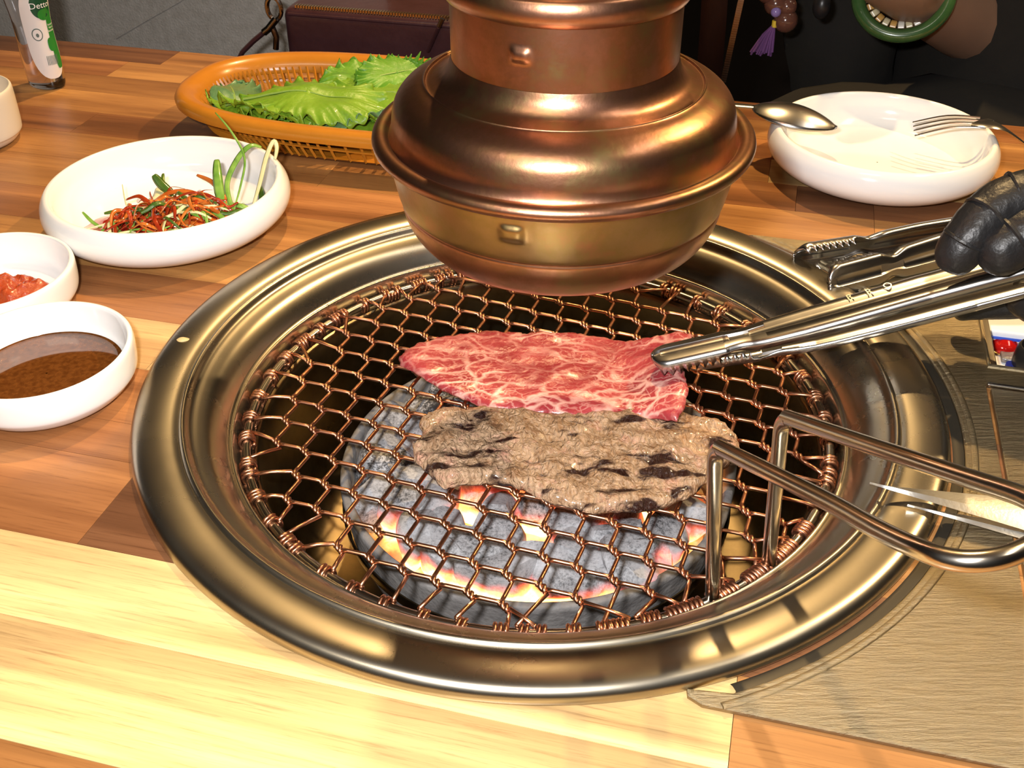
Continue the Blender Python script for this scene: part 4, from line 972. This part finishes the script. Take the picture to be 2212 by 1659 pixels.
for sg in (1,-1):
    q0=hd+UU*.012+VV*.004*sg; lp=[hd,q0]+[hd+UU*(.055+.026*math.cos(a))+VV*(sg*(.020+.014*math.sin(a))) for a in [PI+sg*2*PI*k/20 for k in range(20)]]+[q0]
    sweep('finger_loop',[Vector((p.x,p.y,.010+ (0.0 if sg>0 else -.001))) for p in lp],.0038,BLACKP,sci,sides=10)

# ------------------------------------------------------------------ fork and spoon
fk=thing('dinner_fork','steel fork resting tines inward on the right rim of the empty plate','fork',tuple(at(2130,262,.033)))
tips=[(1972,264),(1973,273),(1974,282),(1976,293)]; roots=[(2118,254),(2122,261),(2126,268),(2130,276)]
for (tx,ty),(rx,ry) in zip(tips,roots):
    a=at(tx,ty,.0275); b_=at(rx,ry,.0400); md=a.lerp(b_,.5)+Vector((0,0,.003))
    sweep('tine',[Vector(q) for q in smoothprof([tuple(a),tuple(md),tuple(b_)],5)],lambda t:.0008+.0006*t,CHROME,fk,sides=8,flat=.6)
nk=[at(2116,264,.0402),at(2140,268,.0415),at(2165,276,.039),at(2200,300,.030),at(2240,330,.020),at(2330,380,.006),at(2430,430,.003)]
v,f=sweep_data([Vector(q) for q in smoothprof([tuple(p) for p in nk],5)],lambda t:.0098-.0052*min(1,t*1.6)+.0025*max(0,t-.5),12,False,.16,Vector((0,0,1))); mesh('fork_handle',v,f,CHROME,fk)
sn=thing('table_spoon','steel spoon lying face down on the left rim of the empty plate','spoon',tuple(at(1720,250,.035)))
sa=at(1808,277,.029); sb=at(1625,232,.036); ax_=(sa-sb); Ln=ax_.length; ax_.normalize(); sd=Vector((0,0,1)).cross(ax_).normalized(); 
vs=[];fs=[];nu,nv=28,14
for i in range(nu+1):
    t=i/nu; wd=.0215*math.sin(PI*min(1,t**.8*.985+.012))**.62*(.80+.25*t)
    for j in range(nv+1):
        s=-1+2*j/nv; hgt=.0085*(1-s*s)*math.sin(PI*min(max(t,.03),.97))**.7
        vs.append(sb+ax_*(Ln*t)+sd*(wd*s)+Vector((0,0,hgt)))
for i in range(nu):
    for j in range(nv): a=i*(nv+1)+j; fs.append((a,a+nv+1,a+nv+2,a+1))
o=mesh('spoon_bowl',vs,fs,CHROME,sn,sharp=180); md=o.modifiers.new('s','SOLIDIFY'); md.thickness=.0009
v,f=sweep_data([sb+ax_*.004+Vector((0,0,.001)),sb-ax_*.02+Vector((0,0,-.003)),sb-ax_*.06+Vector((0,.01,-.016)),sb-ax_*.11+Vector((0,.022,-.033))],lambda t:.0032+.003*t,10,False,.35,Vector((0,0,1))); mesh('spoon_handle',v,f,CHROME,sn)

# ------------------------------------------------------------------ skin-modifier figures
def skin(name,verts,edges,radii,root,mat,parent,sub=2,loc=None,tex=0):
    me=bpy.data.meshes.new(name); org=ORG[parent.name]
    me.from_pydata([tuple(Vector(v)-org) for v in verts],edges,[]); o=bpy.data.objects.new(name,me); COL.objects.link(o)
    o.parent=parent; ORG[o.name]=org
    md=o.modifiers.new('skin','SKIN'); md.use_smooth_shade=True
    for i,r in enumerate(radii):
        sv=me.skin_vertices[0].data[i]; sv.radius=(r,r) if not isinstance(r,tuple) else r; sv.use_root=(i==root)
    s2=o.modifiers.new('sub','SUBSURF'); s2.levels=sub; s2.render_levels=sub
    me.materials.append(mat); apply_mods(o)
    o.data.polygons.foreach_set('use_smooth',[True]*len(o.data.polygons))
    if tex:
        for v in o.data.vertices:
            p=v.co; k=noise.noise(Vector((p.x*60,p.y*60,p.z*60)))+.7*noise.noise(Vector((p.x*150,p.y*150,p.z*150))); v.co=p+v.normal*(tex*k)
    return o
GLOVE=M('black_nitrile',(.012,.012,.013),.42,bump=.7,bscale=120,spec=.6)
hand=thing('person','right hand in a black glove holding the tongs','person',tuple(at(2150,560,.06)))
def chain(V,E,Rd,start,pts):
    prev=start
    for p,r in pts:
        V.append(Vector(p)); Rd.append(r); E.append((prev,len(V)-1)); prev=len(V)-1
V=[];E=[];Rd=[]
palm=at(2440,520,.085); V.append(palm); Rd.append(.0205)
chain(V,E,Rd,0,[(at(2340,440,.095),.0175)]); kn=1
# palm lower side
chain(V,E,Rd,0,[(at(2380,620,.060),.0165)]); lowp=2
chain(V,E,Rd,0,[(at(2640,510,.095),.0215),(at(2800,520,.105),.0235),(at(3080,560,.125),.028),(at(3400,640,.155),.032)])
body=skin('glove_palm',V,E,Rd,0,GLOVE,hand,2,tex=.0008)
def finger(pts,rads,label=None):
    V=[Vector(p) for p in pts]; E=[(i,i+1) for i in range(len(V)-1)]
    return skin('glove_finger',V,E,rads,0,GLOVE,hand,2,tex=.0005)
finger([at(2340,440,.095),at(2245,420,.098),at(2165,440,.093),at(2108,492,.084),at(2068,545,.073),at(2040,588,.062)],[.017,.0158,.0145,.0132,.0118,.0085])
finger([at(2400,540,.085),at(2300,505,.088),at(2225,498,.086),at(2165,535,.078),at(2120,572,.0725)],[.019,.0175,.0155,.0145,.0105])
finger([at(2360,610,.050),at(2250,640,.032),at(2150,650,.026),at(2085,655,.022),at(2052,672,.018)],[.014,.0125,.0110,.0095,.0080])
finger([at(2380,640,.045),at(2270,672,.035),at(2215,640,.036),at(2180,618,.038)],[.015,.014,.012,.009])
finger([at(2420,680,.030),at(2300,720,.030),at(2240,690,.034)],[.013,.0115,.009])
# creases: thin folds of glove film round the joints
def fold(c,ax2,r): 
    a=ax2.normalized(); b1=a.orthogonal().normalized(); b2=a.cross(b1)
    r=r-.0011
    sweep('glove_crease',[c+(b1*math.cos(t)+b2*math.sin(t))*r for t in [2*PI*k/20 for k in range(20)]],.0011,GLOVE,hand,sides=6,closed=True)
for c,d,r in ((at(2085,520,.0785),at(2040,588,.062)-at(2108,492,.084),.0112),(at(2130,470,.0885),at(2108,492,.084)-at(2165,440,.093),.0126),(at(2190,432,.095),at(2165,440,.093)-at(2245,420,.098),.0138),(at(2190,518,.082),at(2165,535,.078)-at(2225,498,.086),.0142)): fold(c,d,r)

# ------------------------------------------------------------------ guest behind the table
CLOTH=M('dark_olive_fabric',(.013,.011,.007),.9,var=[(.006,.005,.0045)],vscale=9,bump=.4,bscale=60)
LACE=M('dark_lace_fabric',(.016,.011,.010),.85,var=[(.035,.018,.014)],vscale=45,bump=.6,bscale=120)
SKINM=M('skin',(.25,.15,.095),.5,var=[(.21,.125,.08)],vscale=14,sss=.1)
HAIR=M('dark_hair',(.012,.009,.008),.5,bump=.5,bscale=200)
gp0=uv(.34,.66,-.20)
guest=thing('person','seated guest in dark clothes wearing a green bangle, behind the empty plate','person',tuple(gp0))
gx,gv=.33,.62
V=[uv(gx,gv,-.16),uv(gx,gv,.0),uv(gx,gv+.01,.14),uv(gx,gv+.02,.26),uv(gx,gv+.02,.33),uv(gx,gv,.40),uv(gx,gv-.01,.49),
   uv(gx-.15,gv+.01,.24),uv(gx-.19,gv+.02,.06),uv(gx-.17,gv-.01,-.08),
   uv(gx+.15,gv+.01,.24),uv(gx+.20,gv+.0,.10)]
E=[(0,1),(1,2),(2,3),(3,4),(4,5),(5,6),(3,7),(7,8),(8,9),(3,10),(10,11)]  # torso, neck, head, both arms
el=atv(2135,70,.545); wr=atv(1975,-25,.475)
V+=[el+VV*.02,wr]; E+=[(11,12),(12,13)]
V+=[uv(gx-.10,gv-.10,-.14),uv(gx-.12,gv-.22,-.20),uv(gx+.10,gv-.10,-.14),uv(gx+.12,gv-.22,-.20)]; E+=[(0,14),(14,15),(0,16),(16,17)]
hc=wr+(wr-el).normalized()*.05
V+=[hc]; E+=[(13,18)]; b0_=18
Rd=[.115,.110,.115,.085,.045,.085,.07,.050,.038,.030,.050,.042,.044,.028,.07,.06,.07,.06,.034]
dirh=(wr-el).normalized(); sdh=dirh.cross(Vector((0,0,1))).normalized()
for k in range(4):
    q=hc+dirh*.035+sdh*(-.027+.018*k); V.append(q); Rd.append(.0095); E.append((18,len(V)-1))
    V.append(q+dirh*(.028+.004*(1.5-abs(k-1.5)))+Vector((0,0,-.008))); Rd.append(.0085); E.append((len(V)-2,len(V)-1))
    V.append(V[-1]+dirh*.018+Vector((0,0,-.014))); Rd.append(.0075); E.append((len(V)-2,len(V)-1))
V.append(hc-sdh*.04-dirh*.005); Rd.append(.011); E.append((18,len(V)-1)); V.append(V[-1]+dirh*.03-sdh*.012); Rd.append(.009); E.append((len(V)-2,len(V)-1))
skin('body',V,E,Rd,0,SKINM,guest,2)
# clothing
V=[uv(gx,gv,-.17),uv(gx,gv,.0),uv(gx,gv+.01,.14),uv(gx,gv+.02,.25),uv(gx-.15,gv+.01,.24),uv(gx-.19,gv+.02,.06),uv(gx-.17,gv-.01,-.09),uv(gx+.15,gv+.01,.24),uv(gx+.205,gv+.0,.11)]
E=[(0,1),(1,2),(2,3),(3,4),(4,5),(5,6),(3,7),(7,8)]
skin('jacket',V,E,[.145,.140,.146,.108,.076,.062,.050,.078,.066],0,CLOTH,guest,2,tex=.006)
sl=[uv(gx+.205,gv,.11),atv(2260,90,.575),atv(2195,85,.55)]
skin('lace_sleeve',sl,[(0,1),(1,2)],[.066,.060,.052],0,LACE,guest,2,tex=.006)
# apron-like drape of dark cloth in the lap
V=[uv(.03,.53,-.13),uv(.16,.50,-.09),uv(.30,.50,-.08),uv(.46,.50,-.08),uv(.58,.52,-.10)]
skin('lap_cloth',V,[(0,1),(1,2),(2,3),(3,4)],[.07,.088,.095,.092,.08],0,CLOTH,guest,2,tex=.010)
hh=uv(gx,gv+.015,.50)
bm=bmesh.new(); bmesh.ops.create_uvsphere(bm,u_segments=32,v_segments=20,radius=.105)
for v_ in bm.verts: v_.co=Vector((v_.co.x*.92,v_.co.y*1.0,v_.co.z*1.05))+hh+VV*.02
bmo('hair',bm,HAIR,guest)
zp=[atv(1597-.165*(y),y,.50) for y in range(-20,190,15)]
for k,(x0,y0) in enumerate([(1601-.22*y,y) for y in range(-10,180,5)]):
    c=atv(x0,y0,.487); 
    if k%1==0: mesh('zip_tooth',*box_data((-.0024,-.0008,-.0009),(.0024,.0008,.0009),UU,VV,Vector((0,0,1)),c),M('zip_metal',(.35,.3,.24),.3,1) if k==0 else bpy.data.materials['zip_metal'],guest,smooth=False)
flap=[atv(1545,-20,.50),atv(1540,60,.50),atv(1530,180,.50)]
sweep('zip_placket',flap,.011,M('maroon_placket',(.05,.018,.014),.7),guest,sides=10,flat=.35,up=VV)
# bangle, bead bracelets
bgc=atv(1952,-12,.462); fc=(CAM-bgc).normalized(); bx1=fc.cross(Vector((0,0,1))).normalized(); bx2=fc.cross(bx1)
tilt=Matrix.Rotation(.3,3,bx1)
JADE=M('green_jade',(.028,.075,.022),.22,var=[(.045,.11,.03)],vscale=40,coat=.6)
tag(sweep('bangle',[bgc+tilt@(bx1*(.0335*math.cos(t))+bx2*(.0315*math.sin(t))) for t in [2*PI*k/64 for k in range(64)]],.0055,JADE,sides=14,closed=True,loc=tuple(bgc)),'thick green stone bangle round the guest wrist','bangle')
br=thing('bead_bracelet','bracelet of ivory and honey disc beads inside the green bangle','bracelet',tuple(bgc))
BD=[M('ivory_bead',(.66,.58,.36),.25,coat=.5),M('honey_bead',(.60,.34,.09),.25,coat=.5),M('white_bead',(.75,.72,.62),.25,coat=.5)]
for k in range(26):
    a=2*PI*k/26; p=bgc-fc*.010+bx1*(.0262*math.cos(a))+bx2*(.0245*math.sin(a)); t=(-bx1*math.sin(a)+bx2*math.cos(a)).normalized()
    sweep('bead',[p-t*.0026,p-t*.0020,p+t*.0020,p+t*.0026],lambda q:.0040 if q<.1 or q>.9 else .0050,BD[[0,2,1,0,1,0,1,2][k%8]],br,sides=12)
BRB=M('brown_bead',(.11,.045,.030),.18,coat=.6)
wb=thing('hanging_bead_string','brown wooden beads with a purple tassel hanging before the guest','beads',tuple(atv(1690,30,.475)))
for (x,y,r) in ((1676,8,.0095),(1700,14,.0080),(1697,44,.0098),(1660,-18,.0095),(1690,-25,.0095)):
    bm=bmesh.new(); bmesh.ops.create_uvsphere(bm,u_segments=24,v_segments=16,radius=r); c=atv(x,y,.478)
    for v_ in bm.verts: v_.co+=c
    bmo('bead',bm,BRB,wb)
c=atv(1676,26,.470); bm=bmesh.new(); bmesh.ops.create_uvsphere(bm,u_segments=16,v_segments=10,radius=.0042)
for v_ in bm.verts: v_.co+=c
bmo('bead',bm,M('violet_bead',(.22,.16,.38),.2),wb,label='small violet spacer bead')
TSL=M('purple_thread',(.13,.05,.17),.8)
for k in range(26):
    a=atv(1673,52,.474); e_=atv(random.uniform(1620,1672),random.uniform(108,122),.474+random.uniform(-.004,.004))
    sweep('tassel_thread',[a,a.lerp(e_,.5)+Vector((0,0,.003)),e_],.0009,TSL,wb,sides=5)
sweep('thread_knot',[atv(1675,44,.474),atv(1673,58,.474)],.0025,M('yellow_thread',(.6,.42,.03),.6),wb,sides=8)
c=atv(1776,8,.478)
bk2=thing('black_bead_pendant','black oval pendant bead with a silver cap in front of the guest','pendant',tuple(c))
bm=bmesh.new(); bmesh.ops.create_uvsphere(bm,u_segments=20,v_segments=14,radius=.009)
for v_ in bm.verts: v_.co=Vector((v_.co.x*.8,v_.co.y*.8,v_.co.z*1.15))+c+Vector((0,0,-.002))
bmo('bead',bm,BLACKP,bk2)
sweep('silver_cap',[c+Vector((0,0,.0075)),c+Vector((0,0,.012))],lambda t:.0045-.002*t,CHROME,bk2,sides=14)

# ------------------------------------------------------------------ handbag
LEA=M('burgundy_leather',(.040,.014,.016),.3,var=[(.055,.022,.026)],vscale=30,bump=.25,bscale=90,coat=.25)
bag=thing('handbag','burgundy leather handbag with a metal zip behind the basket','bag',tuple(uv(-.12,.49,-.098)))
tl=atv(607,22,.475); trr=atv(1010,22,.475)
u0=tl.dot(UU); u1=trr.dot(UU); zt=tl.z
rbox('bag_body',(u0,.475,-.098),(u1,.545,zt+.002),.010,LEA,bag,X=UU,Y=VV,seg=5)
ZM2=M('zip_brass',(.65,.52,.30),.25,1)
for k in range(60):
    u=u0+.012+(u1-u0-.02)*k/60; rbox('zip_tooth',(u,.4795,zt+.0016),(u+.0016,.4850,zt+.0040),0,ZM2,bag,X=UU,Y=VV,smooth=False)
sweep('piping',[uv(u0+.006,.4765,zt-.0035),uv(u1-.006,.4765,zt-.0035)],.0018,LEA,bag,sides=8)
DM=M('dark_nickel',(.28,.26,.24),.18,1)
k0=atv(592,18,.470); k1=atv(588,62,.468); k2=atv(573,68,.466); 
rg=[k0+UU*(.007*math.cos(t))+Vector((0,0,.010*math.sin(t))) for t in [2*PI*k/20 for k in range(20)]]
sweep('buckle_ring',rg,.0022,DM,bag,sides=8,closed=True)
sweep('snap_hook',[atv(597,40,.468),atv(580,62,.466),atv(570,70,.465)],.0035,DM,bag,sides=10); sweep('snap_hook',[atv(588,58,.468),atv(597,80,.468),atv(596,106,.468)],.0028,DM,bag,sides=10)
sweep('shoulder_strap',[atv(570,70,.466),atv(548,88,.463),atv(524,112,.460),atv(505,150,.458),atv(500,190,.458)],.0048,LEA,bag,sides=10,flat=.5)
sweep('zip_pull',[atv(956,40,.470),atv(948,58,.470)],.0022,DM,bag,sides=8)
sweep('pull_tab',[atv(948,58,.470),atv(925,110,.470)],.0042,LEA,bag,sides=8,flat=.4)
tag(rbox('wooden_rail',(-.30,.60,-.104),(-.08,.63,.12),.004,M('brown_rail_wood',(.12,.055,.022),.5),X=UU,Y=VV),'brown wooden rail standing behind the handbag','rail')

# ------------------------------------------------------------------ a crumb on the ring
cp=at(395,733,.0080)
tag(blob('food_flake',cp.x,cp.y,.0078,.0034,.0022,.0012,M('pale_flake',(.55,.42,.20),.4),9.1,nr=6,na=16),'small pale food flake on the left shoulder of the steel ring','crumb')
